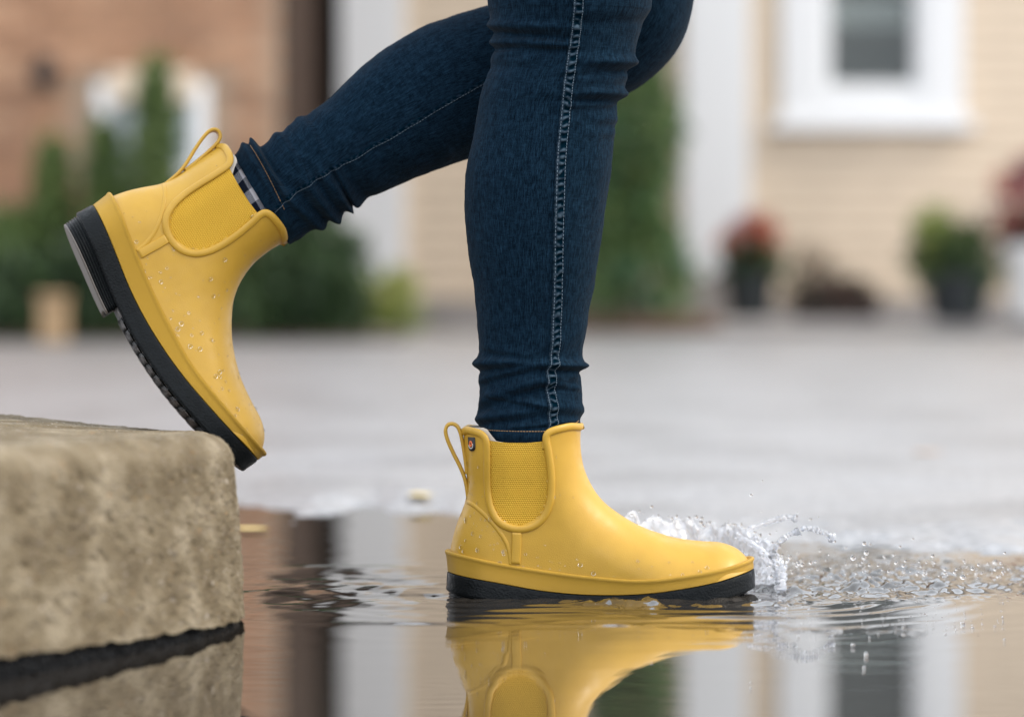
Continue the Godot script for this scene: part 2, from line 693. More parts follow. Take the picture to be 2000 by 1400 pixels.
func kerb_top(x: float, z: float) -> float:
	return 0.1665 - 0.034 * clampf(0.32 - z, 0.0, 0.5) * smoothstep(-0.52, -0.32, x) + 0.02 * maxf(z - 0.32, 0.0)


func make_kerb() -> void:
	var plan := [Vector2(-1.00, 2.03), Vector2(-0.72, 1.41), Vector2(-0.545, 1.025), Vector2(-0.455, 0.825), Vector2(-0.376, 0.65), Vector2(-0.315, 0.515), Vector2(-0.268, 0.40), Vector2(-0.2375, 0.305), Vector2(-0.2315, 0.24), Vector2(-0.2395, 0.17), Vector2(-0.250, 0.10), Vector2(-0.264, 0.02), Vector2(-0.285, -0.05), Vector2(-0.33, -0.105), Vector2(-0.42, -0.14), Vector2(-0.65, -0.155), Vector2(-1.0, -0.16), Vector2(-1.5, -0.16)]
	var rim := PackedVector2Array()
	var at := 0.0
	while at < plan.size() - 1:
		var p: Vector2 = spline(plan, at)
		rim.append(p)
		var q: Vector2 = spline(plan, minf(at + 0.01, plan.size() - 1.001))
		var step := 0.0042 if p.y < 0.75 and p.x > -0.6 else 0.03
		at += 0.01 * step / maxf(p.distance_to(q), 1e-5)
	var n := rim.size()
	var o := thing("concrete_kerb", "weathered tan concrete kerb nose that the rear boot pushes off from", "kerb")
	var rad := 0.026
	var v := PackedVector3Array()
	var cols := n
	var nrm2 := PackedVector2Array()
	for i in n:
		var t := (rim[mini(i + 1, n - 1)] - rim[maxi(i - 1, 0)]).normalized()
		nrm2.append(Vector2(t.y, -t.x))
	if nrm2[n / 3].dot(rim[n / 3] - Vector2(-1.0, 0.55)) < 0.0:
		for i in n:
			nrm2[i] = -nrm2[i]
	var rows := 0
	for j in 52 + 9 + 14:
		for i in n:
			var p := rim[i]
			var top := kerb_top(p.x, p.y)
			var foot := 0.007 + 0.032 * clampf(p.y - 0.30, 0.0, 0.5) + 0.0035 * n1.get_noise_2d(p.x * 26.0, p.y * 26.0)
			var pos: Vector3
			if j < 52:
				var f := j / 51.0
				var y := lerpf(foot, top - rad, f)
				var q := p - nrm2[i] * 0.009 * f
				pos = Vector3(q.x, y, q.y)
			elif j < 61:
				var a := PI / 2 * (j - 51) / 9.0
				var q := p - nrm2[i] * (0.009 + rad * (1.0 - cos(a)))
				pos = Vector3(q.x, top - rad + rad * sin(a), q.y)
			else:
				var f := (j - 60) / 14.0
				var q := (p - nrm2[i] * (0.009 + rad)).lerp(Vector2(-1.0, 0.55), f * f * 0.98)
				pos = Vector3(q.x, kerb_top(q.x, q.y) if f < 0.9 else 0.168, q.y)
			# worn, pitted faces
			var big := n1.get_noise_3dv(pos * 11.0) * 0.0020
			var fine := n1.get_noise_3dv(pos * 90.0) * 0.0020
			var pit := minf(0.0, n2.get_noise_3dv(pos * 95.0) + 0.30) * 0.010
			var d := big + fine + pit
			if j < 61:
				pos += Vector3(nrm2[i].x, 0.0, nrm2[i].y) * d * (1.0 if j < 56 else 0.6)
			if j >= 56:
				pos.y += d * 0.8
			v.append(pos)
		rows += 1
	part("block", make_mesh(v, grid_index(rows, cols), null, null, true), mats.concrete, o)
	# a near-black strip set back below the worn foot of the kerb
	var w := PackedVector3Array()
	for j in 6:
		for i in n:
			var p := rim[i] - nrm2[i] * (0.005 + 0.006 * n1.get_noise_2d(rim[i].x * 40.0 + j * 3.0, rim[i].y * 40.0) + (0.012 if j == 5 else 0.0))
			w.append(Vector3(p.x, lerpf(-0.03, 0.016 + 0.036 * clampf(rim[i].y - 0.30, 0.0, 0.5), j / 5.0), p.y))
	part("dark_foot_strip", make_mesh(w, grid_index(6, n), null, null, true), mats.near_black, o)


# ---------------------------------------------------------------- houses

func slab(parent: Node3D, called: String, mat: String, lo: Vector3, hi: Vector3, bevel := 0.004) -> MeshInstance3D:
	return part(called, box(lo, hi, bevel), mats[mat], parent)


func sash_window(o: Node3D, x0: float, x1: float, y0: float, y1: float, z: float, casing: float) -> void:
	# pane opening x0..x1, y0..y1 in a wall whose face is z; the frame and sill stand proud of it
	var w := Node3D.new()
	w.name = "window"
	o.add_child(w, true)
	slab(w, "casing", "white_paint", Vector3(x0 - casing, y0 - casing * 0.72, z - 0.02), Vector3(x0 - 0.055, y1 + casing, z + 0.06))
	slab(w, "casing", "white_paint", Vector3(x1 + 0.055, y0 - casing * 0.72, z - 0.02), Vector3(x1 + casing, y1 + casing, z + 0.06))
	slab(w, "casing", "white_paint", Vector3(x0 - 0.054, y1 + 0.055, z - 0.02), Vector3(x1 + 0.054, y1 + casing, z + 0.058))
	slab(w, "casing", "white_paint", Vector3(x0 - 0.054, y0 - casing * 0.72, z - 0.02), Vector3(x1 + 0.054, y0 - 0.055, z + 0.058))
	slab(w, "sash", "white_paint", Vector3(x0 - 0.055, y0 - 0.055, z - 0.045), Vector3(x0, y1 + 0.055, z + 0.03))
	slab(w, "sash", "white_paint", Vector3(x1, y0 - 0.055, z - 0.045), Vector3(x1 + 0.055, y1 + 0.055, z + 0.03))
	slab(w, "sash", "white_paint", Vector3(x0, y0 - 0.055, z - 0.043), Vector3(x1, y0, z + 0.028))
	slab(w, "sash", "white_paint", Vector3(x0, y1, z - 0.043), Vector3(x1, y1 + 0.055, z + 0.028))
	slab(w, "sill", "white_paint", Vector3(x0 - casing - 0.07, y0 - casing * 0.72 - 0.07, z - 0.02), Vector3(x1 + casing + 0.07, y0 - casing * 0.72, z + 0.11))
	slab(w, "pane", "glass", Vector3(x0, y0, z - 0.03), Vector3(x1, y1, z - 0.024), 0.0)
	slab(w, "blind", "blind", Vector3(x0, 1.90, z - 0.075), Vector3(x1, 2.08, z - 0.06))


func make_cream_house() -> void:
	var z := EYE_Z - 20.0
	var o := thing("cream_house", "cream clapboard house with white corner boards and white framed window", "house", Vector3.ZERO)
	var x0 := -1.07
	var x1 := 9.0
	var wx0 := 1.60
	var wx1 := 2.89
	# wall behind the boards, left open at the window
	slab(o, "wall", "cream_paint", Vector3(x0 + 0.02, 0, z - 0.25), Vector3(1.92, 6.2, z - 0.03))
	slab(o, "wall", "cream_paint", Vector3(2.57, 0, z - 0.25), Vector3(x1, 6.2, z - 0.03))
	slab(o, "wall", "cream_paint", Vector3(1.921, 0, z - 0.25), Vector3(2.569, 1.48, z - 0.03))
	slab(o, "wall", "cream_paint", Vector3(1.921, 3.1, z - 0.25), Vector3(2.569, 6.2, z - 0.03))
	slab(o, "wall", "cream_paint", Vector3(x0 + 0.02, 0, z - 8.0), Vector3(x0 + 0.3, 6.2, z - 0.251))
	slab(o, "wall", "cream_paint", Vector3(x1 - 0.3, 0, z - 8.0), Vector3(x1, 6.2, z - 0.251))
	slab(o, "wall", "cream_paint", Vector3(x0 + 0.301, 0, z - 8.0), Vector3(x1 - 0.301, 6.2, z - 7.8))
	slab(o, "foundation", "paving", Vector3(x0, 0, z - 0.04), Vector3(x1, 0.20, z + 0.012))
	# lapped boards, thicker at the lower edge; cut round the window
	var y := 0.21
	while y < 6.1:
		var spans := [[-0.668, 1.068], [1.482, x1]]
		if y + 0.11 > 1.24 and y < 3.3:
			spans = [[-0.668, 1.068], [1.482, wx0 + 0.07], [wx1 - 0.10, x1]]
		for s in spans:
			var st := SurfaceTool.new()
			st.begin(Mesh.PRIMITIVE_TRIANGLES)
			var a := Vector3(s[0], y, z + 0.014)
			var b := Vector3(s[1], y, z + 0.014)
			var c := Vector3(s[1], y + 0.118, z + 0.002)
			var d := Vector3(s[0], y + 0.118, z + 0.002)
			var back := Vector3(0, 0, -0.04)
			quad(st, Transform3D(), a, b, c, d, Vector3(0, 0.17, 0.985))
			quad(st, Transform3D(), a, b, b + back, a + back, Vector3.DOWN)
			quad(st, Transform3D(), d, c, Vector3(s[1], y + 0.118, z - 0.028), Vector3(s[0], y + 0.118, z - 0.028), Vector3.UP)
			quad(st, Transform3D(), b, c, Vector3(s[1], y + 0.118, z - 0.028), b + back, Vector3.RIGHT)
			quad(st, Transform3D(), a, d, Vector3(s[0], y + 0.118, z - 0.028), a + back, Vector3.LEFT)
			part("clapboard", st.commit(), mats.cream_paint, o)
		y += 0.112
	slab(o, "corner_board", "white_paint", Vector3(x0, 0.2, z - 0.05), Vector3(-0.67, 6.1, z + 0.06))
	slab(o, "pilaster", "white_paint", Vector3(1.07, 0.34, z - 0.05), Vector3(1.48, 6.1, z + 0.09))
	slab(o, "pilaster_base", "paving", Vector3(1.04, 0.0, z - 0.05), Vector3(1.51, 0.339, z + 0.12))
	sash_window(o, 1.985, 2.505, 1.545, 3.05, z, 0.31)
	var rf := slab(o, "roof", "roof", Vector3(x0 - 0.4, 6.2, z - 8.4), Vector3(x1 + 0.4, 6.4, z + 0.5))
	slab(o, "gutter", "white_paint", Vector3(x0 - 0.4, 6.05, z + 0.5), Vector3(x1 + 0.4, 6.2, z + 0.62))


func make_brick_house() -> void:
	var z := EYE_Z - 17.0
	var xr := -1.235
	var xl := -8.0
	var o := thing("brick_house", "brown brick house with small white framed window behind the shrubs", "house")
	# openings: one small window
	var a0 := -2.12
	var a1 := -1.70
	var b0 := 0.93
	var b1 := 1.26
	slab(o, "wall", "mortar", Vector3(xl, 0, z - 0.3), Vector3(a0 - 0.02, 6.6, z))
	slab(o, "wall", "mortar", Vector3(a1 + 0.02, 0, z - 0.3), Vector3(xr, 6.6, z))
	slab(o, "wall", "mortar", Vector3(a0 - 0.019, 0, z - 0.3), Vector3(a1 + 0.019, b0 - 0.03, z))
	slab(o, "wall", "mortar", Vector3(a0 - 0.019, b1 + 0.03, z - 0.3), Vector3(a1 + 0.019, 6.6, z))
	slab(o, "wall", "mortar", Vector3(xr - 0.3, 0, z - 9.0), Vector3(xr, 6.6, z - 0.301))
	var place := []
	var r := RandomNumberGenerator.new()
	r.seed = 40
	for row in 88:
		var y := 0.035 + row * 0.075
		for k in 34:
			var x := xr - 0.106 - k * 0.213 - (0.1065 if row % 2 else 0.0)
			if x + 0.1 > a0 - 0.14 and x - 0.1 < a1 + 0.14 and y > b0 - 0.12 and y < b1 + 0.2:
				continue
			place.append(Transform3D(Basis(), Vector3(x, y, z + 0.006)))
	var tones := [Color(0.40, 0.222, 0.132), Color(0.46, 0.26, 0.158), Color(0.36, 0.197, 0.118), Color(0.33, 0.182, 0.112), Color(0.48, 0.285, 0.178)]
	var st := SurfaceTool.new()
	st.begin(Mesh.PRIMITIVE_TRIANGLES)
	for t in place:
		st.set_color(tones[r.randi() % 5] * r.randf_range(0.92, 1.08))
		add_box(st, t, Vector3(0.1015, 0.0285, 0.010))
	part("bricks", st.commit(), mats.brick, o).set_meta("kind", "stuff")
	var w := Node3D.new()
	w.name = "window"
	o.add_child(w)
	slab(w, "frame", "white_paint", Vector3(a0 - 0.09, b0 - 0.10, z - 0.05), Vector3(a0, b1 + 0.10, z + 0.04))
	slab(w, "frame", "white_paint", Vector3(a1, b0 - 0.10, z - 0.05), Vector3(a1 + 0.09, b1 + 0.10, z + 0.04))
	slab(w, "frame", "white_paint", Vector3(a0 + 0.001, b0 - 0.10, z - 0.05), Vector3(a1 - 0.001, b0, z + 0.038))
	slab(w, "header", "cream_paint", Vector3(a0 - 0.02, b1, z - 0.05), Vector3(a1 + 0.02, b1 + 0.17, z + 0.05))
	slab(w, "pane", "glass", Vector3(a0, b0, z - 0.03), Vector3(a1, b1, z - 0.024), 0.0)
	slab(w, "sky_tone_backing", "sky_tone_backing", Vector3(a0 - 0.02, b0 - 0.02, z - 0.10), Vector3(a1 + 0.02, b1 + 0.02, z - 0.08))  # pale backing; its bluish colour stands in for sky reflected in the pane
	for k in 30:  # dark brown slabs laid over the side wall to make it read dark
		slab(o, "dark_side_slab", "side_wall_brown", Vector3(xr, 0.02, z - 0.02 - k * 0.3 - 0.292), Vector3(xr + 0.02, 6.5, z - 0.02 - k * 0.3), 0.003)
	slab(o, "roof", "roof", Vector3(xl - 0.3, 6.6, z - 9.3), Vector3(xr + 0.3, 6.8, z + 0.4))
	# a small dark fixture on the wall
	var l := thing("wall_lantern", "small dark lantern fixed to the brick wall, upper left", "lantern", Vector3(-2.475, 1.39, z + 0.006))
	part("back_plate", box(Vector3(-0.04, -0.07, 0.0), Vector3(0.04, 0.12, 0.02), 0.005), mats.black_iron, l)
	part("arm", box(Vector3(-0.012, 0.08, 0.021), Vector3(0.012, 0.105, 0.12), 0.003), mats.black_iron, l)
	part("lamp_body", tube(PackedVector3Array([Vector3(0, -0.08, 0.1), Vector3(0, -0.06, 0.1), Vector3(0, 0.03, 0.1), Vector3(0, 0.06, 0.1), Vector3(0, 0.079, 0.1)]), PackedFloat32Array([0.02, 0.04, 0.062, 0.05, 0.012]), 8), mats.black_iron, l)


# ---------------------------------------------------------------- shrubs and pots

func crown(o: Node3D, called: String, count: int, h0: float, h1: float, radius: Callable, size: float, tones: Array, sd: int, up := 0.4) -> void:
	# leaves gathered in tufts spread through the crown
	var r := RandomNumberGenerator.new()
	r.seed = sd
	var v := PackedVector3Array()
	var idx := PackedInt32Array()
	var col := PackedColorArray()
	var shape := [Vector3(0, 0, 0), Vector3(0.26, 0.4, 0.05), Vector3(0, 0.45, -0.04), Vector3(-0.26, 0.4, 0.05), Vector3(0, 1, 0.03)]
	var c := Vector3.ZERO
	var tone := Color()
	var n := 0
	for i in count:
		if i % 14 == 0:
			var f := r.randf()
			var y := lerpf(h0, h1, f)
			var rr: float = radius.call(f)
			var a := r.randf() * TAU
			var q := sqrt(r.randf_range(0.12, 1.0)) * rr * r.randf_range(0.8, 1.12)
			c = Vector3(cos(a) * q, y, sin(a) * q)
			tone = tones[r.randi() % tones.size()]
		var out := Vector3(c.x, 0.0, c.z).normalized()
		var dir := (out * 0.7 + Vector3(r.randfn(), r.randfn() + up * 2.0, r.randfn()) * 0.6).normalized()
		var side := dir.cross(Vector3(r.randfn(), r.randfn(), r.randfn())).normalized()
		var s := size * r.randf_range(0.65, 1.3)
		var p := c + Vector3(r.randfn(), r.randfn(), r.randfn()) * size * 0.6
		p.y = maxf(p.y, 0.02)
		var t := Transform3D(Basis(side * s, dir * s, side.cross(dir) * s), p)
		var own := tone * r.randf_range(0.75, 1.25)
		var first := v.size()
		for q in shape:
			v.append(t * q)
			col.append(own)
		for q in [0, 1, 2, 0, 2, 3, 2, 1, 4, 3, 2, 4]:
			idx.append(first + q)
	var made := part(called, make_mesh(v, idx, null, col, false), mats.leaf, o)
	if called != "crown":
		made.set_meta("kind", "stuff")


func stem(o: Node3D, called: String, h: float, r: float) -> void:
	var p := PackedVector3Array()
	var w := PackedFloat32Array()
	for i in 7:
		var f := i / 6.0
		p.append(Vector3(0.3 * r * sin(f * 5.0), f * h, 0.3 * r * cos(f * 4.0)))
		w.append(r * (1.0 - 0.75 * f))
	part(called, tube(p, w, 7), mats.bark, o)
	var limbs := []
	for k in 6:
		var a := k * 2.4
		var y := h * (0.25 + 0.1 * k)
		limbs.append(tube(PackedVector3Array([Vector3(0, y, 0), Vector3(cos(a) * 2.0 * r, y + 2.0 * r, sin(a) * 2.0 * r), Vector3(cos(a) * 5.0 * r, y + 6.0 * r, sin(a) * 5.0 * r)]), PackedFloat32Array([r * 0.35, r * 0.25, r * 0.1]), 5))
	part("limb", merge(limbs), mats.bark, o)


func pot_shape(h: float, r: float) -> ArrayMesh:
	var keys := [[0.0, 0.0], [0.0, 0.74], [0.03, 0.78], [0.8, 0.96], [0.82, 1.06], [1.0, 1.09], [1.0, 0.98], [0.86, 0.95], [0.85, 0.0]]
	var v := PackedVector3Array()
	for k in keys:
		for i in 28:
			var a := TAU * i / 28
			v.append(Vector3(cos(a) * k[1] * r, k[0] * h, sin(a) * k[1] * r))
	return make_mesh(v, grid_index(keys.size(), 28, true))


func cone(base: float) -> Callable:
	return func(f: float) -> float: return base * (1.0 - f) * (0.55 + 0.45 * smoothstep(0.0, 0.12, f)) + 0.015


func dome(base: float) -> Callable:
	return func(f: float) -> float: return base * sqrt(clampf(1.0 - pow(f * 1.6 - 0.6, 2.0), 0.02, 1.0))


func make_garden() -> void:
	var dark := [Color(0.034, 0.066, 0.026), Color(0.050, 0.090, 0.034), Color(0.024, 0.046, 0.020), Color(0.068, 0.115, 0.038)]
	var mid := [Color(0.095, 0.150, 0.044), Color(0.12, 0.18, 0.052), Color(0.060, 0.105, 0.034), Color(0.15, 0.20, 0.06)]
	var lime := [Color(0.22, 0.27, 0.06), Color(0.16, 0.21, 0.045), Color(0.28, 0.30, 0.08)]
	# pavement with a kerb in front of the cream house, and beds
	var pave := part("pavement", box(Vector3(-0.4, 0.0, -17.0), Vector3(9.0, 0.085, -15.6), 0.02), mats.paving)
	tag(pave, "pale paved strip along the foot of the cream house", "pavement", "", "structure")
	var bed := part("mulch_bed", box(Vector3(0.2, 0.0, -16.6), Vector3(1.2, 0.10, -15.4), 0.03), mats.mulch)
	tag(bed, "brown mulch bed under the tall dark green shrub", "flower bed", "", "structure")
	var soil := part("planting_bed", box(Vector3(-6.0, 0.0, -13.95), Vector3(-0.55, 0.035, -12.7), 0.02), mats.soil)
	tag(soil, "dark planting bed along the brick house", "flower bed", "", "structure")

	# slim conical evergreens in front of the brick wall: [x traced, height, base radius, label]
	var evergreens := [
		[305.0, 1.36, 0.20, "tallest slim conical evergreen, in front of the white window of the brick house"],
		[205.0, 1.04, 0.20, "conical evergreen just left of the tallest one, by the brick wall"],
		[105.0, 0.96, 0.22, "conical evergreen above the tan post at the left"],
		[12.0, 0.62, 0.24, "low rounded evergreen at the left edge of the picture"],
		[405.0, 0.74, 0.21, "evergreen right of the tallest one, half hidden by the lifted boot"],
	]
	var sd := 100
	for e in evergreens:
		var p := far_at(e[0], 0.0, 16.2)
		var o := thing("conical_evergreen", e[3], "shrub", Vector3(p.x, 0.03, p.z), "evergreens along the brick house")
		stem(o, "trunk", e[1] * 0.8, 0.025)
		crown(o, "crown", int(4600 * e[1]), 0.05, e[1], cone(e[2]) if e[1] > 0.7 else dome(e[2]), 0.05, mid, sd, 0.8)
		sd += 1
	var hedge := [
		[55.0, 0.40, 0.24, "dark bush at the foot of the evergreens, far left"],
		[165.0, 0.42, 0.24, "dark bush beside the tan post"],
		[255.0, 0.40, 0.24, "dark bush under the tallest evergreen"],
		[345.0, 0.44, 0.24, "dark bush behind the heel of the lifted boot"],
		[500.0, 0.50, 0.26, "dark green bush right of the lifted boot's instep"],
		[590.0, 0.56, 0.24, "dark green bush below the rear jeans leg"],
		[655.0, 0.52, 0.17, "dark green bush at the end of the planting bed, by the white corner board"],
	]
	for e in hedge:
		var p := far_at(e[0], 0.0, 15.9)
		var o := thing("bush", e[3], "shrub", Vector3(p.x, 0.03, p.z), "low dark bushes in the planting bed")
		stem(o, "trunk", e[1] * 0.7, 0.02)
		crown(o, "crown", 2600, 0.03, e[1], dome(e[2]), 0.05, dark, sd)
		sd += 1
	var yp := far_at(760.0, 0.0, 17.6)
	var yo := thing("lime_plant", "small yellow green plant by the white corner board", "plant", Vector3(yp.x, 0.012, yp.z))
	stem(yo, "trunk", 0.2, 0.01)
	crown(yo, "crown", 600, 0.02, 0.30, dome(0.17), 0.06, lime, sd + 40, 0.9)
	# tan post in the bed
	var tp := far_at(103.0, 0.0, 15.4)
	var po := thing("wooden_post", "short tan wooden post among the shrubs at the left", "post", Vector3(tp.x, 0.012, tp.z))
	part("shaft", box(Vector3(-0.065, 0.0, -0.06), Vector3(0.065, 0.20, 0.06), 0.008), mats.wood_tan, po)
	part("top", box(Vector3(-0.075, 0.201, -0.07), Vector3(0.075, 0.235, 0.07), 0.012), mats.wood_tan, po)

	# tall dark shrub behind the standing leg
	var tpz := far_at(1228.0, 0.0, 18.6)
	var big := thing("tall_shrub", "tall dark green shrub behind the standing leg", "shrub", Vector3(tpz.x, 0.09, tpz.z))
	stem(big, "trunk", 2.0, 0.04)
	crown(big, "crown", 17000, 0.05, 2.7, func(f: float) -> float: return 0.38 * (1.0 - f * 0.5) * (0.8 + 0.2 * sin(f * 19.0)), 0.06, [Color(0.09, 0.17, 0.07), mid[1], mid[0], Color(0.13, 0.2, 0.07), Color(0.07, 0.15, 0.075)], 300, 0.3)

	# pots along the cream house
	var reds := [Color(0.30, 0.03, 0.025), Color(0.40, 0.07, 0.03), Color(0.24, 0.03, 0.03), Color(0.06, 0.09, 0.03)]
	var p1 := far_at(1465.0, 0.0, 18.9)
	var f1 := thing("flower_pot", "black pot of red and orange flowers beside the white pilaster", "flower pot", Vector3(p1.x, 0.085, p1.z), "pots along the cream house")
	part("pot", pot_shape(0.27, 0.155), mats.black_pot, f1)
	crown(f1, "leaves", 900, 0.24, 0.42, dome(0.17), 0.055, dark, 401)
	crown(f1, "flower_heads", 520, 0.32, 0.56, dome(0.19), 0.05, [reds[0], reds[1], reds[2], Color(0.45, 0.13, 0.05)], 402, 0.8)
	var p2 := far_at(1632.0, 0.0, 18.8)
	var f2 := thing("low_planter", "low dark planter with rusty brown plants between the two pots", "planter", Vector3(p2.x, 0.085, p2.z), "pots along the cream house")
	part("trough", box(Vector3(-0.25, 0.0, -0.1), Vector3(0.25, 0.12, 0.1), 0.015), mats.terracotta_dark, f2)
	crown(f2, "leaves", 900, 0.10, 0.20, func(f: float) -> float: return 0.25 * (1.0 - 0.5 * f), 0.05, [Color(0.06, 0.03, 0.02), Color(0.09, 0.03, 0.02), Color(0.03, 0.03, 0.02), Color(0.04, 0.04, 0.02)], 411)
	var p3 := far_at(1585.0, 0.0, 19.3)
	var f3 := thing("silver_plant", "pale grey green plant behind the low dark planter", "plant", Vector3(p3.x, 0.085, p3.z))
	stem(f3, "trunk", 0.2, 0.008)
	crown(f3, "crown", 420, 0.06, 0.38, dome(0.13), 0.06, [Color(0.20, 0.22, 0.16), Color(0.26, 0.26, 0.19), Color(0.32, 0.22, 0.16)], 412, 0.9)
	var p4 := far_at(1872.0, 0.0, 18.7)
	var f4 := thing("flower_pot", "dark pot with a yellow green plant towards the right edge", "flower pot", Vector3(p4.x, 0.085, p4.z), "pots along the cream house")
	part("pot", pot_shape(0.26, 0.20), mats.black_pot, f4)
	crown(f4, "leaves", 1600, 0.20, 0.52, dome(0.25), 0.06, [dark[1], dark[3], mid[0], dark[0]], 421)
	var lf := Node3D.new()
	lf.name = "lime_shoots"
	f4.add_child(lf)
	lf.position = Vector3(-0.14, 0.0, 0.06)
	crown(lf, "leaves", 420, 0.34, 0.60, dome(0.13), 0.06, lime, 422, 0.9)
	var p5 := far_at(2022.0, 0.0, 18.6)
	var f5 := thing("flower_pot", "white pot with a round red and purple flower head at the right edge", "flower pot", Vector3(p5.x, 0.085, p5.z), "pots along the cream house")
	part("pot", pot_shape(0.44, 0.18), mats.white_pot, f5)
	crown(f5, "leaves", 700, 0.38, 0.60, dome(0.17), 0.055, [Color(0.05, 0.03, 0.05), dark[0], Color(0.08, 0.03, 0.06)], 431)
	crown(f5, "flowers", 1000, 0.50, 0.90, dome(0.24), 0.055, [Color(0.32, 0.04, 0.035), Color(0.25, 0.03, 0.04), Color(0.10, 0.03, 0.08), Color(0.38, 0.07, 0.04)], 432)


# ---------------------------------------------------------------- the person's jeans

var legs := {}


func leg_ring(leg: Dictionary, t: float) -> Array:
	var k := clampf(t, 0.0, leg.a.size() - 1.0)
	var a: Vector2 = spline(leg.a, k)
	var b: Vector2 = spline(leg.b, k)
	var z: float = spline(leg.z, k)
	var q: float = spline(leg.q, k)
	var pa := trace(a.x, a.y, z)
	var pb := trace(b.x, b.y, z)
	return [(pa + pb) / 2, (pa - pb) / 2, Vector3(0, 0, (pa - pb).length() / 2 * q)]


func fold(leg: Dictionary, w: float, phi: float) -> float:
	# creases in the cloth: [station, lean, angle, half width, breadth, height]
	var d := 0.0
	for f in leg.folds:
		var da := absf(angle_difference(phi, deg_to_rad(f[2])))
		var win := smoothstep(deg_to_rad(f[3]), deg_to_rad(f[3]) * 0.45, da)
		if win <= 0.0:
			continue
		var c: float = (w - f[0] - f[1] * angle_difference(deg_to_rad(f[2]), phi)) / f[4]
		if absf(c) < 4.0:
			d += win * f[5] * 1.2 * (exp(-c * c) - 0.65 * exp(-pow((c - 1.5) * 1.25, 2.0)))
	d += 0.0011 * n1.get_noise_2d(w * 0.012 + leg.sd, phi * 1.6) + 0.0004 * n1.get_noise_2d(w * 0.05 + leg.sd, phi * 5.0)
	return d


func leg_point(leg: Dictionary, t: float, phi: float, off := 0.0) -> Vector3:
	var r := leg_ring(leg, t)
	var w: float = spline(leg.w, clampf(t, 0.0, leg.w.size() - 1.0))
	var d := off + fold(leg, w, phi)
	var ray: Vector3 = r[1] * cos(phi) + r[2] * sin(phi)
	return r[0] + ray + ray.normalized() * d


func leg_mesh(leg: Dictionary, rows: int, segs: int) -> ArrayMesh:
	var v := PackedVector3Array()
	var uv := PackedVector2Array()
	var last := Vector3.ZERO
	var len := 0.0
	for j in rows:
		var t: float = (leg.a.size() - 1.0) * j / (rows - 1.0)
		var mid: Vector3 = leg_ring(leg, t)[0]
		if j:
			len += mid.distance_to(last)
		last = mid
		for i in segs + 1:
			v.append(leg_point(leg, t, TAU * i / segs - PI / 2))
			uv.append(Vector2(0.40 * i / segs, len))
	var m := make_mesh(v, grid_index(rows, segs + 1), uv, null, true)
	return m


func leg_angle(leg: Dictionary, x: float, y: float, t: float) -> float:
	# the angle at which the ring's near side passes the traced point
	var r := leg_ring(leg, t)
	var lo := 0.05
	var hi := PI - 0.05
	var best := PI / 2
	var err := 1e9
	for k in 61:
		var phi := lerpf(lo, hi, k / 60.0)
		var p: Vector3 = r[0] + r[1] * cos(phi) + r[2] * sin(phi)
		var s := EYE_Z / (EYE_Z - p.z)
		var e := absf((p.x * s * PX + 1000.0) - x) if leg.upright else absf((EYE_Y - p.y) * 0.0 + (555.0 + (EYE_Y - p.y * 1.0) * s * PX) - y)
		if e < err:
			err = e
			best = phi
	return best


func ride(leg: Dictionary, pts: Array, n: int) -> Array:
	# [t, phi] along a traced line on the near side of the leg
	var out := []
	for i in n:
		var p: Vector2 = spline(pts, (pts.size() - 1.0) * i / (n - 1.0))
		# find the station by bisection on the ring's centre
		var best := 0.0
		var err := 1e9
		var lo := 0.0
		var hi: float = leg.a.size() - 1.0
		for pass_ in 3:
			var step := (hi - lo) / 40.0
			for k in 41:
				var t := lo + step * k
				var r := leg_ring(leg, t)
				var axis: Vector3 = r[1].normalized()
				var q := trace(p.x, p.y, r[0].z + r[2].z * 0.9)
				var along := Vector3(-axis.y, axis.x, 0.0)
				var e := absf((q - r[0]).dot(along))
				if e < err:
					err = e
					best = t
			lo = maxf(best - step * 1.5, 0.0)
			hi = minf(best + step * 1.5, leg.a.size() - 1.0)
		var r2 := leg_ring(leg, best)
		var q2 := trace(p.x, p.y, r2[0].z + r2[2].z * 0.9)
		var c: float = clampf((q2 - r2[0]).dot(r2[1].normalized()) / r2[1].length(), -0.97, 0.97)
		out.append(Vector2(best, acos(c)))
	return out


func seam_mesh(leg: Dictionary, way: Array, width: float, height: float, pucker: float, wear: float) -> ArrayMesh:
	var v := PackedVector3Array()
	var uv := PackedVector2Array()
	var col := PackedColorArray()
	var n := way.size()
	var prof := [[-1.0, -0.6], [-0.92, 0.75], [-0.6, 1.0], [-0.25, 0.9], [0.0, 0.85], [0.25, 0.95], [0.6, 1.0], [0.85, 0.8], [1.0, -0.6]]
	var len := 0.0
	var last := Vector3.ZERO
	for i in n:
		var w: Vector2 = way[i]
		var mid := leg_point(leg, w.x, w.y)
		if i:
			len += mid.distance_to(last)
		last = mid
		var rad: float = leg_ring(leg, w.x)[1].length()
		for p in prof:
			var lump := 0.75 * sin(TAU * len / 0.0068 + 3.5 * n2.get_noise_2d(len * 40.0, p[0] * 0.4)) + 0.7 * n2.get_noise_2d(len * 120.0, p[0] * 0.8 + 7.0)
			var live := clampf(1.0 - absf(p[0]) * 0.85, 0.15, 1.0)
			v.append(leg_point(leg, w.x, w.y - p[0] * width / rad, height * p[1] + pucker * lump * live))
			uv.append(Vector2(p[0] * width + 0.3, len))
			# indigo rubbed off the tops of the puckers
			var k := clampf((lump - 0.05) * 1.3, 0.0, 1.0) * live
			if p[0] < -0.55 and p[0] > -0.97:
				k = 0.15 + 0.45 * clampf(n2.get_noise_2d(len * 260.0, 3.0) + 0.3, 0.0, 1.0)
			col.append(Color(0.0022, 0.0085, 0.018).lerp(Color(0.15, 0.22, 0.285), k * wear))
	return make_mesh(v, grid_index(n, prof.size()), uv, col, false)


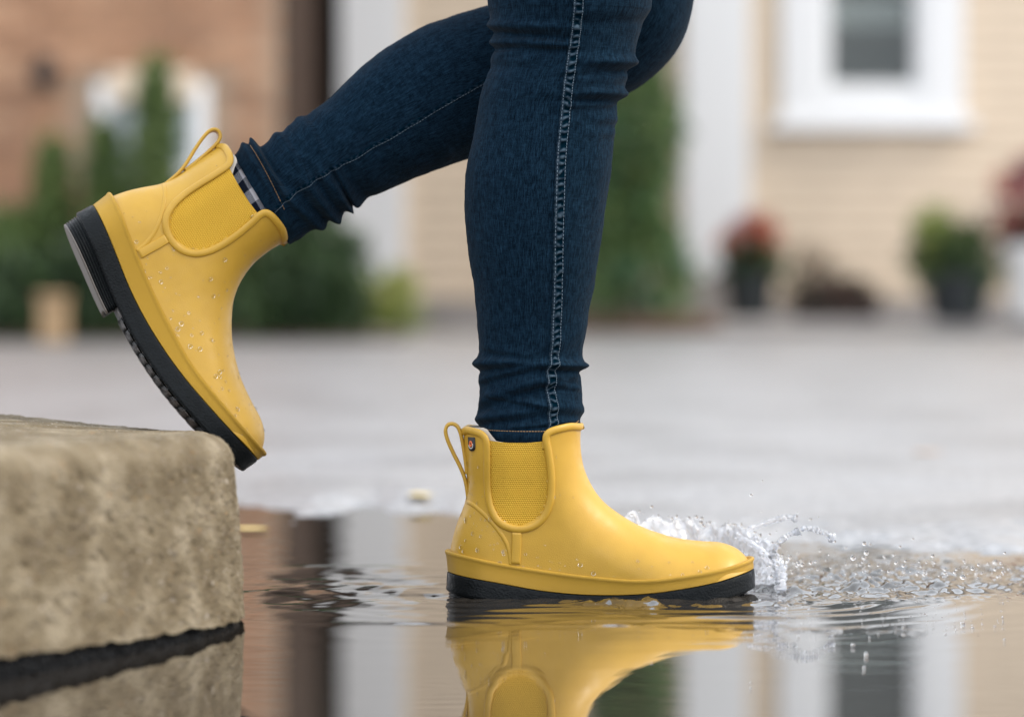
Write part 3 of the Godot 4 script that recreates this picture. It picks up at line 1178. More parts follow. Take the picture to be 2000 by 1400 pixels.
func stitches(leg: Dictionary, way: Array, shift: float, off: float, rad := 0.00028) -> ArrayMesh:
	# a run of dashes, each a short thread that dips into the cloth at both ends
	var all := []
	var n := way.size()
	for i in range(0, n - 1):
		if i % 2:
			continue
		var a: Vector2 = way[i]
		var b: Vector2 = way[i + 1]
		var r: float = leg_ring(leg, a.x)[1].length()
		var p := PackedVector3Array()
		for k in 4:
			var w := a.lerp(b, k / 3.0 * 1.35)
			p.append(leg_point(leg, w.x, w.y - shift / r, off + rad * (0.9 if k in [1, 2] else -0.6)))
		all.append(tube(p, PackedFloat32Array([rad, rad, rad, rad]), 5))
	return merge(all)


func refine(way: Array, n: int) -> Array:
	var out := []
	for i in n:
		out.append(spline(way, (way.size() - 1.0) * i / (n - 1.0)))
	return out


func make_leg(rows: Array, upright: bool, folds: Array, sd: float) -> Dictionary:
	var leg := {"a": [], "b": [], "z": [], "q": [], "w": [], "upright": upright, "folds": folds, "sd": sd}
	for r in rows:
		leg.a.append(r[0])
		leg.b.append(r[1])
		leg.z.append(r[2])
		leg.q.append(r[3])
		leg.w.append((r[0].y + r[1].y) / 2 if upright else r[0].x)
	return leg


func make_person() -> void:
	var o := thing("person", "person in dark blue skinny jeans stepping off the kerb, seen from the knees down", "person", Vector3(0.06, 0, 0))
	var near_rows := []
	for e in [[868, 946, 1122, 0.90], [862, 943, 1124, 0.93], [850, 938, 1128, 0.92], [836, 935, 1134, 0.86], [824, 934, 1136, 0.82], [810, 932, 1137, 0.80], [790, 935, 1138, 0.80], [760, 936, 1136, 0.81], [732, 935, 1135, 0.82], [716, 931, 1143, 0.83], [704, 930, 1140, 0.83], [684, 935, 1139, 0.84], [620, 932, 1149, 0.87], [560, 925, 1160, 0.9], [500, 915, 1170, 0.92], [420, 908, 1181, 0.94], [370, 907, 1188, 0.94], [320, 913, 1196, 0.94], [240, 929, 1202, 0.92], [208, 935, 1206, 0.92], [188, 939, 1219, 0.92], [168, 944, 1221, 0.92], [148, 951, 1226, 0.92], [126, 958, 1238, 0.92], [104, 963, 1241, 0.92], [84, 962, 1244, 0.92], [60, 959, 1251, 0.93], [30, 956, 1263, 0.94], [0, 952, 1273, 0.95], [-150, 940, 1305, 0.97], [-400, 912, 1335, 0.98], [-640, 885, 1340, 0.98], [-860, 880, 1310, 0.85], [-1000, 890, 1290, 0.8], [-1040, 900, 1280, 0.79]]:
		near_rows.append([Vector2(e[2], e[0]), Vector2(e[1], e[0]), 0.0 - 0.03 * smoothstep(-150.0, -800.0, e[0]), e[3]])
	var near_folds := [
		[58.0, -10.0, 140, 75, 9.0, 0.0036], [90.0, -8.0, 140, 75, 8.0, 0.0030], [118.0, -6.0, 150, 55, 12.0, 0.0012],
		[126.0, 6.0, 25, 62, 10.0, 0.0040], [186.0, 4.0, 25, 60, 10.0, 0.0034], [236.0, 2.0, 15, 45, 9.0, 0.0014], [156.0, 4.0, 40, 60, 14.0, 0.0012],
		[30.0, 8.0, 40, 70, 14.0, 0.0014], [74.0, -14.0, 110, 40, 6.0, 0.0014], [104.0, 10.0, 120, 45, 7.0, 0.0013], [144.0, 12.0, 60, 40, 7.0, 0.0016], [208.0, 10.0, 50, 45, 8.0, 0.0015], [262.0, 8.0, 30, 40, 9.0, 0.0010],
		[684.0, -14.0, 120, 45, 7.0, 0.0013], [730.0, 22.0, 130, 55, 7.0, 0.0018], [778.0, -18.0, 110, 50, 6.0, 0.0015], [752.0, -12.0, 45, 45, 6.0, 0.0015], [824.0, 8.0, 70, 60, 5.0, 0.0014],
		[708.0, 5.0, 150, 75, 9.0, 0.0030], [712.0, -4.0, 30, 70, 8.0, 0.0034], [760.0, 30.0, 115, 70, 11.0, 0.0026], [795.0, -10.0, 40, 75, 11.0, 0.0020], [812.0, 12.0, 140, 80, 9.0, 0.0026], [740.0, 16.0, 60, 60, 12.0, 0.0014], [660.0, 18.0, 60, 60, 22.0, 0.0009],
	]
	var near := make_leg(near_rows, true, near_folds, 4.0)
	var far_rows := []
	for e in [[459, 304, 566, 478, 0.8], [468, 292, 574, 473, 0.8], [482, 281, 586, 467, 0.8], [497, 276, 598, 457, 0.8], [513, 284, 612, 449, 0.82], [540, 262, 640, 436, 0.84], [573, 240, 668, 425, 0.85], [592, 228, 684, 411, 0.86], [640, 195, 704, 396, 0.88], [700, 138, 790, 357, 0.9], [760, 91, 870, 326, 0.92], [830, 52, 930, 304, 0.94], [900, 27, 990, 281, 0.95], [965, 8, 1050, 258, 0.95], [1040, -18, 1115, 232, 0.94], [1105, -60, 1190, 202, 0.92], [1140, -115, 1262, 160, 0.92], [1145, -170, 1318, 105, 0.92], [1130, -225, 1348, 35, 0.92], [1105, -290, 1358, -60, 0.94], [1060, -420, 1345, -250, 0.95], [990, -600, 1325, -480, 0.96], [920, -780, 1310, -740, 0.9], [895, -960, 1295, -960, 0.8]]:
		var f := smoothstep(460.0, 1100.0, e[0]) if e[1] > -200 else 1.0
		far_rows.append([Vector2(e[0], e[1]), Vector2(e[2], e[3]), lerpf(-0.062, -0.15, f), e[4] - 0.05 * smoothstep(560.0, 480.0, e[0])])
	var far_folds := [
		[478.0, 4.0, 30, 100, 6.0, 0.0030], [497.0, 6.0, 40, 95, 7.0, 0.0036], [545.0, 10.0, 50, 85, 9.0, 0.0024], [520.0, 14.0, 140, 70, 9.0, 0.0040], [556.0, 12.0, 145, 70, 10.0, 0.0042], [592.0, 12.0, 145, 70, 10.0, 0.0042], [625.0, 14.0, 140, 70, 12.0, 0.0030], [665.0, 16.0, 120, 60, 14.0, 0.0020], [590.0, 10.0, 40, 70, 10.0, 0.0020], [640.0, 20.0, 70, 55, 16.0, 0.0014], [710.0, 20.0, 110, 55, 18.0, 0.0012], [760.0, 20.0, 120, 50, 16.0, 0.0010],
	]
	var away := make_leg(far_rows, false, far_folds, 33.0)
	var jeans := part("jeans", merge([leg_mesh(near, 420, 120), leg_mesh(away, 340, 110)]), mats.denim, o)
	jeans.position = -o.position
	# raised side seam of the standing leg, with its two rows of stitching
	var line := [Vector2(1131, -60), Vector2(1130, 0), Vector2(1126, 50), Vector2(1121, 90), Vector2(1113, 140), Vector2(1107, 190), Vector2(1101, 250), Vector2(1096, 310), Vector2(1093, 380), Vector2(1091, 450), Vector2(1090, 520), Vector2(1088, 590), Vector2(1085, 650), Vector2(1081, 705), Vector2(1075, 735), Vector2(1077, 780), Vector2(1080, 820), Vector2(1076, 850)]
	var way := refine(ride(near, line, 60), 700)
	part("side_seam", seam_mesh(near, way, 0.0052, 0.0022, 0.0012, 0.42), mats.denim_seam, jeans)
	part("stitching", stitches(near, refine(way, 330), -0.0037, 0.0021), mats.thread_blue, jeans)
	part("stitching", stitches(near, refine(way, 330), 0.0037, 0.0021), mats.thread_blue, jeans)
	var hem := []
	for i in 90:
		hem.append(Vector2(2.95 - 0.15 * sin(i / 89.0 * PI) + 1.3 * smoothstep(0.72, 1.0, i / 89.0), lerpf(2.85, 0.3, i / 89.0)))
	part("stitching", stitches(near, hem, 0.0, 0.0002), mats.thread_tan, jeans)
	# thin seam on the inside of the lifted leg
	var line2 := [Vector2(535, 412), Vector2(560, 388), Vector2(600, 360), Vector2(650, 330), Vector2(720, 292), Vector2(790, 252), Vector2(860, 210), Vector2(930, 170), Vector2(1000, 132)]
	var way2 := refine(ride(away, line2, 50), 420)
	part("inner_seam", seam_mesh(away, way2, 0.0018, 0.0009, 0.0003, 0.14), mats.denim_seam, jeans)
	part("stitching", stitches(away, refine(way2, 200), -0.0016, 0.0008, 0.00022), mats.thread_blue, jeans)
	var hem2 := []
	for i in 60:
		hem2.append(Vector2(2.35 + 0.25 * sin(i / 59.0 * PI), lerpf(0.35, 2.0, i / 59.0)))
	part("stitching", stitches(away, hem2, 0.0, 0.0002), mats.thread_tan, jeans)
	# checked lining that shows between the lifted boot and the hem
	var inner := make_leg([[Vector2(430, 352), Vector2(510, 490), -0.062, 0.72], [Vector2(462, 312), Vector2(556, 470), -0.062, 0.72], [Vector2(490, 300), Vector2(584, 455), -0.062, 0.72], [Vector2(514, 299), Vector2(602, 442), -0.063, 0.72]], false, [], 60.0)
	var v := PackedVector3Array()
	var uv := PackedVector2Array()
	for j in 14:
		for i in 61:
			v.append(leg_point(inner, 3.0 * j / 13.0, TAU * i / 60 - PI / 2))
			uv.append(Vector2(i / 60.0 * 11.0, j / 13.0 * 2.4 + 0.3))
	var sock := part("checked_sock", make_mesh(v, grid_index(14, 61), uv, null, true), mats.gingham, o)
	sock.position = -o.position


# ---------------------------------------------------------------- boots
# A boot lies in its own axes: u from heel to toe, v up from the water line of the standing one, z to either side.

var outline := PackedVector2Array()
const HEEL := Vector2(873.0, 1165.0)


func uv_of(x: float, y: float) -> Vector2:
	return Vector2((x - HEEL.x) / PX, (HEEL.y - y) / PX)


func near_uv(x: float, y: float) -> Vector2:
	# traced on the near side, which stands four centimetres in front of the middle plane
	return uv_of(1000.0 + (x - 1000.0) / 1.0135, 555.0 + (y - 555.0) / 1.0135)


const RINGS := [[905, 842, 1135, 832], [908, 895, 1134, 868], [912, 945, 1140, 910], [908, 980, 1156, 948], [895, 1015, 1178, 978], [884, 1050, 1205, 1000], [878, 1085, 1235, 1019], [877, 1115, 1262, 1032], [930, 1125, 1288, 1041], [1010, 1140, 1315, 1049], [1100, 1152, 1345, 1054], [1200, 1155, 1375, 1057], [1300, 1147, 1405, 1059], [1380, 1132, 1432, 1067], [1430, 1119, 1452, 1081], [1469, 1108, 1470, 1104]]
const BAND_LOW := [[0.0, 0.0240], [0.042, 0.0168], [0.090, 0.0082], [0.133, 0.0048], [0.181, 0.0062], [0.229, 0.0130], [0.262, 0.0200], [0.2905, 0.0278]]
const BAND_TOP := [[0.0, 0.0432], [0.03, 0.0372], [0.061, 0.0312], [0.10, 0.0250], [0.133, 0.0212], [0.181, 0.0185], [0.229, 0.0240], [0.262, 0.0300], [0.2905, 0.0372]]


func boot_delta(p: Vector2) -> float:
	var best := 1e9
	for i in outline.size() - 1:
		if i == 61:
			continue    # the gap between the back edge and the front edge
		var a := outline[i]
		var b := outline[i + 1]
		var ab := b - a
		var t := clampf((p - a).dot(ab) / maxf(ab.length_squared(), 1e-12), 0.0, 1.0)
		best = minf(best, (p - a - ab * t).length_squared())
	return sqrt(best)


func boot_b(u: float, v: float) -> float:
	var sole := tab([[0.0, 0.0345], [0.04, 0.0350], [0.10, 0.0345], [0.15, 0.040], [0.20, 0.0475], [0.24, 0.0475], [0.29, 0.044]], u)
	var shaft := tab([[0.03, 0.036], [0.07, 0.0355], [0.10, 0.0375], [0.13, 0.0415], [0.165, 0.0440]], v)
	return lerpf(sole, shaft, smoothstep(0.025, 0.075, v) * (1.0 - smoothstep(0.12, 0.20, u)))


func boot_r(u: float, _v: float) -> float:
	return lerpf(0.042, 0.046, smoothstep(0.10, 0.20, u))


func boot_z(p: Vector2) -> float:
	var x := 1.0 - minf(boot_delta(p) / boot_r(p.x, p.y), 1.0)
	return boot_b(p.x, p.y) * sqrt(maxf(0.0, 1.0 - x * x))


func boot_normal(p: Vector2, s: float) -> Vector3:
	var e := 0.0006
	var d := boot_delta(p)
	var g := Vector2(boot_delta(p + Vector2(e, 0)) - boot_delta(p - Vector2(e, 0)), boot_delta(p + Vector2(0, e)) - boot_delta(p - Vector2(0, e))) / (2 * e)
	var r := boot_r(p.x, p.y)
	var x := 1.0 - minf(d / r, 1.0)
	var b := boot_b(p.x, p.y)
	var z := b * sqrt(maxf(0.0, 1.0 - x * x))
	return Vector3(-g.x * x / r, -g.y * x / r, s * z / (b * b)).normalized()


func boot_at(p: Vector2, s: float, off := 0.0) -> Vector3:
	return Vector3(p.x, p.y, s * boot_z(p)) + boot_normal(p, s) * off


const GUSSET := [[0.0395, 0.150], [0.0398, 0.130], [0.0402, 0.105], [0.0440, 0.0865], [0.0525, 0.0748], [0.0655, 0.0700], [0.0785, 0.0735], [0.0885, 0.0840], [0.0935, 0.0985], [0.0935, 0.115], [0.0905, 0.135], [0.0885, 0.150]]


func gusset_poly() -> PackedVector2Array:
	var out := PackedVector2Array()
	var pts := []
	for g in GUSSET:
		pts.append(Vector2(g[0], g[1]))
	for i in 89:
		out.append(spline(pts, (pts.size() - 1.0) * i / 88.0))
	return out


func along(path: Array, n: int, s: float, off := 0.0) -> Array:
	# [points, normals] evenly along a line in u, v laid on the boot's side
	var raw := PackedVector3Array()
	var uvs := PackedVector2Array()
	var acc := PackedFloat32Array()
	var len := 0.0
	for i in 401:
		var p: Vector2 = spline(path, (path.size() - 1.0) * i / 400.0)
		var q := Vector3(p.x, p.y, s * boot_z(p))
		if i:
			len += q.distance_to(raw[i - 1])
		raw.append(q)
		uvs.append(p)
		acc.append(len)
	var pts := PackedVector3Array()
	var nr := PackedVector3Array()
	var k := 0
	for i in n:
		var want := len * i / (n - 1.0)
		while k < 399 and acc[k + 1] < want:
			k += 1
		var f := clampf((want - acc[k]) / maxf(acc[k + 1] - acc[k], 1e-9), 0.0, 1.0)
		var p := uvs[k].lerp(uvs[k + 1], f)
		var nn := boot_normal(p, s)
		pts.append(raw[k].lerp(raw[k + 1], f) + nn * off)
		nr.append(nn)
	return [pts, nr]


func uvs_of(list: Array, near := true) -> Array:
	var out := []
	for e in list:
		out.append(near_uv(e[0], e[1]) if near else uv_of(e[0], e[1]))
	return out


func consts(n: int, r: float) -> PackedFloat32Array:
	var a := PackedFloat32Array()
	a.resize(n)
	a.fill(r)
	return a


var boot_parts := {}


func build_boot_meshes() -> void:
	var A := []
	var C := []
	for r in RINGS:
		A.append(uv_of(r[0], r[1]))
		C.append(uv_of(r[2], r[3]))
	# silhouette: up the back edge is irrelevant to order; back edge 61 points, then the front edge
	for i in 61:
		outline.append(spline(A, 7.0 * i / 60.0))
	for i in 121:
		outline.append(spline(C, (C.size() - 1.0) * i / 120.0))
	# extend both edges above the collar so that the top stays open
	outline.insert(0, outline[0] + Vector2(-0.002, 0.06))
	# the gap now lies at 61
	var gp := gusset_poly()
	var gtop := gp.duplicate()
	gtop.append(Vector2(0.09, 0.19))
	gtop.append(Vector2(0.04, 0.19))

	# upper: rings that fan from the collar round the heel to the toe
	var rows := 150
	var half := 44
	var cols := half * 2
	var v := PackedVector3Array()
	for j in rows:
		var t := 15.0 * j / (rows - 1.0)
		var a: Vector2 = spline(A, t)
		var c: Vector2 = spline(C, t)
		for i in cols:
			var s := 1.0
			var f := i / float(half)
			if f > 1.0:
				f = 2.0 - f
				s = -1.0
			var g := (1.0 - cos(PI * f)) / 2
			if t > 7.0:
				# the lower end rests on the sole: no rounding there, so even steps
				g = lerpf(g, 1.0 - cos(PI / 2 * f), smoothstep(7.0, 9.0, t))
			var p := a.lerp(c, g)
			# the collar dips between its two ends
			if t < 1.2:
				p.y += (1.0 - t / 1.2) * collar(g)
			var z := boot_z(p)
			if i == 0 or i == half:
				z = 0.0 if t <= 7.0 or i == half else z
			if t > 7.0 and i == 0:
				z = 0.0
			if Geometry2D.is_point_in_polygon(p, gtop):
				z -= 0.0042
			v.append(Vector3(p.x, p.y, s * z))
	var idx := grid_index(rows, cols, true)
	boot_parts["upper"] = make_mesh(v, idx)

	# lining: the same collar set in by the rubber's thickness, going down into the boot
	var w := PackedVector3Array()
	for j in 8:
		var t := 2.6 * j / 7.0
		var a: Vector2 = spline(A, t)
		var c: Vector2 = spline(C, t)
		for i in 64:
			var ang := TAU * i / 64
			var g := (1.0 - cos(ang)) / 2
			var p := a.lerp(c, lerpf(0.035, 0.965, g))
			if t < 1.2:
				p.y += (1.0 - t / 1.2) * collar(g)
			var z := maxf(boot_z(p) - 0.0055, 0.0005)
			w.append(Vector3(p.x, p.y + (0.004 if j == 0 and g < 0.25 else 0.0), z * signf(sin(ang) + 1e-6)))
	var li := grid_index(8, 64, true)
	cap(w, li, 7 * 64, 64, false)
	boot_parts["lining"] = make_mesh(w, li, null, null, false)

	for s in [1.0, -1.0]:
		# gusset: a knitted panel set back behind its binding
		var q := PackedVector3Array()
		var quv := PackedVector2Array()
		var nr := 42
		for j in nr:
			for i in 30:
				var f := j / (nr - 1.0)
				var y := lerpf(0.0665, 0.1485, f)
				var x := lerpf(0.0375, 0.0955, i / 29.0)
				var p := Vector2(x, y - (0.0025 * sin(PI * i / 29.0) if j == nr - 1 else 0.0))
				q.append(boot_at(p, s, -0.0012))
				quv.append(p)
		var keep := PackedInt32Array()
		var gi := grid_index(nr, 30)
		var wide := Geometry2D.offset_polygon(gp, 0.0022)[0]
		for k in range(0, gi.size(), 3):
			var cen := (quv[gi[k]] + quv[gi[k + 1]] + quv[gi[k + 2]]) / 3
			if Geometry2D.is_point_in_polygon(cen, wide):
				keep.append_array([gi[k], gi[k + 1], gi[k + 2]])
		boot_parts["gusset%d" % s] = make_mesh(q, keep if s > 0 else flipped(keep), quv, null, false)
		# binding: along the collar's back part, down round the gusset and up to the front of the collar
		var bind := uvs_of([[905.5, 842], [912, 842], [922, 843], [933, 845.5], [942, 850], [948, 858], [950.5, 872], [951, 900], [951, 935], [953, 968], [960, 998], [976, 1022], [1006, 1034], [1038, 1030], [1062, 1011], [1074, 983], [1077.5, 950], [1076, 915], [1071, 880], [1067, 860], [1069, 848], [1079, 841.5], [1096, 837], [1116, 834], [1134, 832]])
		bind[0] = uv_of(905.0, 843.0)
		bind[bind.size() - 1] = uv_of(1135.0, 833.0)
		var al := along(bind, 230, s, 0.0)
		var rad := PackedFloat32Array()
		for i in 230:
			rad.append(0.0036)
		boot_parts["binding%d" % s] = tube(al[0], rad, 14, al[1], 0.62)
		# raised edge of the heel counter
		al = along(uvs_of([[912, 984], [925, 990], [945, 1006], [968, 1030], [986, 1056], [995, 1080], [998, 1104]]), 60, s, -0.0003)
		boot_parts["counter%d" % s] = tube(al[0], consts(60, 0.0022), 10, al[1], 0.5)
		# strap between gusset and band
		al = along(uvs_of([[1009, 1040], [1009, 1060], [1008, 1080], [1007, 1103]]), 24, s, 0.0)
		var sv := PackedVector3Array()
		for i in 24:
			var tt: Vector3 = (al[0][mini(i + 1, 23)] - al[0][maxi(i - 1, 0)]).normalized()
			var side: Vector3 = tt.cross(al[1][i]).normalized()
			var end := 0.4 if i in [0, 23] else 1.0
			for k in [[-1.0, -0.8], [-0.98, 0.6], [-0.8, 1.0], [0.0, 1.05], [0.8, 1.0], [0.98, 0.6], [1.0, -0.8]]:
				sv.append(al[0][i] + side * 0.0045 * k[0] + al[1][i] * 0.0017 * (k[1] * end if k[1] > 0 else k[1]))
		boot_parts["strap%d" % s] = make_mesh(sv, grid_index(24, 7) if s > 0 else flipped(grid_index(24, 7)), null, null, false)

	# the plan of the sole, heel to toe and back, just below the band's top
	var plan := PackedVector2Array()
	var K := 90
	for i in K + 1:
		var g := (1.0 - cos(PI * i / K)) / 2
		var u := lerpf(0.0018, 0.2868, g)
		var z := 0.0 if i in [0, K] else plan_z(u)
		plan.append(Vector2(u, z))
	var loop := PackedVector2Array(plan)
	for i in range(K - 1, 0, -1):
		loop.append(Vector2(plan[i].x, -plan[i].y))
	var L := loop.size()
	var nor := PackedVector2Array()
	for i in L:
		var t := (loop[(i + 1) % L] - loop[(i - 1 + L) % L]).normalized()
		nor.append(Vector2(-t.y, t.x))
	# band: [share between low 0 and top 1, lift, outset]
	var bv := PackedVector3Array()
	var bp := [[1.0, -0.0030, -0.004], [1.0, 0.0010, -0.0010], [1.0, 0.0012, 0.0004], [1.0, 0.0005, 0.0015], [1.0, -0.0010, 0.0019], [1.0, -0.0023, 0.0014], [1.0, -0.0036, 0.0008], [0.45, 0.0, 0.0011], [0.0, 0.0008, 0.0014], [0.0, 0.0, 0.0010], [0.0, 0.0, -0.006]]
	for e in bp:
		for i in L:
			var u: float = loop[i].x
			var q: Vector2 = loop[i] + nor[i] * (e[2] + 0.0022 * smoothstep(0.02, 0.0, u) * (e[0] if e[2] > 0.0 else 0.0))
			bv.append(Vector3(q.x, lerpf(tab(BAND_LOW, u), tab(BAND_TOP, u), e[0]) + e[1], q.y))
	boot_parts["band"] = make_mesh(bv, grid_index(bp.size(), L, true))
	# outsole
	var so := PackedVector3Array()
	var sp := [[-0.0002, -0.004], [-0.0003, 0.0010], [-0.0012, 0.0019], [-0.006, 0.0023], [-0.013, 0.0025], [-0.0155, 0.0030], [-0.0172, 0.0026], [-0.0182, 0.0012]]
	for e in sp:
		for i in L:
			var q: Vector2 = loop[i] + nor[i] * e[1]
			so.append(Vector3(q.x, tab(BAND_LOW, loop[i].x) + e[0], q.y))
	var si := grid_index(sp.size(), L, true)
	var b0 := (sp.size() - 1) * L
	for i in K:
		var a := b0 + i
		var b := b0 + i + 1
		var c := b0 + (L - i) % L
		var d := b0 + (L - i - 1) % L
		si.append_array([a, c, b, b, c, d])
	var vol_mesh := make_mesh(so, si)
	boot_parts["outsole"] = vol_mesh
	# heel block: the back of the plan closed by a straight breast, ribbed round its sides
	var hl := PackedVector2Array()
	var hn := PackedVector2Array()
	for i in range(L):
		if loop[i].x < 0.099:
			pass
	var order := []
	for i in range(K + 1):
		if plan[i].x < 0.099:
			order.append(i)
	var top_i: int = order[order.size() - 1]
	for i in range(top_i, 0, -1):
		hl.append(Vector2(plan[i].x, -plan[i].y))
		hn.append(nor[(L - i) % L])
	for i in range(0, top_i + 1):
		hl.append(plan[i])
		hn.append(nor[i])
	for k in 7:
		hl.append(Vector2(plan[top_i].x - 0.004 * sin(PI * (k + 1) / 8.0), lerpf(plan[top_i].y, -plan[top_i].y, (k + 1) / 8.0)))
		hn.append(Vector2(1, 0))
	var hv := PackedVector3Array()
	var HN := hl.size()
	var hrows := 24
	for j in hrows:
		var f := j / (hrows - 1.0)
		for i in HN:
			var out := 0.0005 + 0.0006 * (1.0 if j % 4 < 2 else -1.0) - 0.001 * f
			if j == 0 or j == hrows - 1:
				out = -0.0005
			var q := hl[i] + hn[i] * out
			var top := tab(BAND_LOW, hl[i].x) - 0.0150
			hv.append(Vector3(q.x, top - f * (lerpf(0.0165, 0.0130, hl[i].x / 0.1)), q.y))
	var hi := grid_index(hrows, HN, true)
	cap(hv, hi, (hrows - 1) * HN, HN, false)
	boot_parts["heel"] = make_mesh(hv, hi)
	# pale worn plate under the heel
	var pl := PackedVector3Array()
	for j in 4:
		for i in HN:
			var q: Vector2 = hl[i] + hn[i] * ([-0.0015, -0.0003, -0.0003, -0.003][j])
			var top := tab(BAND_LOW, hl[i].x) - 0.0150 - lerpf(0.0165, 0.0130, hl[i].x / 0.1)
			pl.append(Vector3(q.x, top - [-0.0006, 0.0002, 0.0016, 0.0022][j], q.y))
	var pi := grid_index(4, HN, true)
	cap(pl, pi, 3 * HN, HN, false)
	boot_parts["plate"] = make_mesh(pl, pi)
	# lugs under the fore part
	var st := SurfaceTool.new()
	st.begin(Mesh.PRIMITIVE_TRIANGLES)
	var u := 0.112
	var flip := 0
	while u < 0.275:
		var hw := plan_z(u) + 0.001
		for k in [-0.78, -0.46, -0.14, 0.14, 0.46, 0.78]:
			var y := tab(BAND_LOW, u) - 0.0185
			var slope := atan2(tab(BAND_LOW, u + 0.004) - tab(BAND_LOW, u - 0.004), 0.008)
			var t := Transform3D(Basis(Vector3.BACK, slope) * Basis(Vector3.UP, 0.5 * signf(k)), Vector3(u, y, k * hw))
			add_box(st, t, Vector3(0.0048, 0.0011, hw * 0.13), 0.0008)
		u += 0.0125
	boot_parts["tread"] = st.commit()
	# pull loop at the back of the collar
	var lp := []
	for e in [[915, 990], [913, 965], [908.5, 938], [899, 912], [886, 886], [874.5, 860], [870, 842], [873.5, 830.5], [883, 827], [893, 832], [899, 845], [904, 868], [909, 900], [911.5, 925]]:
		lp.append(uv_of(e[0], e[1]))
	var lv := PackedVector3Array()
	for i in 90:
		var p: Vector2 = spline(lp, (lp.size() - 1.0) * i / 89.0)
		var p2: Vector2 = spline(lp, minf((lp.size() - 1.0) * i / 89.0 + 0.05, lp.size() - 1.0))
		var p1: Vector2 = spline(lp, maxf((lp.size() - 1.0) * i / 89.0 - 0.05, 0.0))
		var t := (p2 - p1).normalized()
		var nn := Vector2(-t.y, t.x)
		for k in [[-1.0, 0.0], [-0.93, 0.8], [-0.75, 1.0], [0.75, 1.0], [0.93, 0.8], [1.0, 0.0], [0.93, -0.8], [0.75, -1.0], [-0.75, -1.0], [-0.93, -0.8]]:
			var q: Vector2 = p + nn * 0.0017 * k[1]
			lv.append(Vector3(q.x, q.y, 0.0078 * k[0]))
	var pidx := grid_index(90, 10, true)
	cap(lv, pidx, 0, 10, true)
	cap(lv, pidx, 89 * 10, 10, false)
	boot_parts["loop"] = make_mesh(lv, pidx)


func collar(g: float) -> float:
	# height of the collar's edge along the shaft: level behind, dipping over the gusset, rising to the front
	return -0.0085 * smoothstep(0.16, 0.24, g) * smoothstep(0.76, 0.66, g) - 0.003 * smoothstep(0.8, 0.66, g) * smoothstep(0.24, 0.4, g)


func plan_z(u: float) -> float:
	var v := lerpf(tab(BAND_LOW, u), tab(BAND_TOP, u), 0.8)
	var x0 := 0.0018
	var x1 := 0.2868
	var b := boot_b(u, v)
	var r := 0.036
	var a := 1.0 - clampf((u - x0) / r, 0.0, 1.0)
	var c := 1.0 - clampf((x1 - u) / 0.062, 0.0, 1.0)
	return maxf(b * sqrt(maxf(0.0, 1.0 - a * a)) * pow(maxf(0.0, 1.0 - pow(c, 2.3)), 0.5), 0.0005)


func droplets(n: int, sd: int, where: Callable) -> ArrayMesh:
	var r := RandomNumberGenerator.new()
	r.seed = sd
	var all := []
	var tries := 0
	while all.size() < n and tries < 6000:
		tries += 1
		var p := Vector2(r.randf_range(0.005, 0.285), r.randf_range(0.02, 0.15))
		if r.randf() > where.call(p):
			continue
		if boot_delta(p) > 0.2 or not Geometry2D.is_point_in_polygon(p, body_poly):
			continue
		if Geometry2D.is_point_in_polygon(p, gusset_poly()):
			continue
		var s := 1.0
		var nn := boot_normal(p, s)
		var c := Vector3(p.x, p.y, boot_z(p))
		var k := r.randf()
		var rad := 0.0006 + 0.0017 * k * k * k
		var side := nn.cross(Vector3.UP).normalized()
		var m := ball(Vector3.ZERO, Vector3.ONE, 8, 5)
		var st := SurfaceTool.new()
		st.append_from(m, 0, Transform3D(Basis(side * rad, side.cross(nn).normalized() * rad * r.randf_range(0.9, 1.25), nn * rad * 0.62), c + nn * rad * 0.15))
		all.append(st.commit())
	return merge(all)


var body_poly := PackedVector2Array()


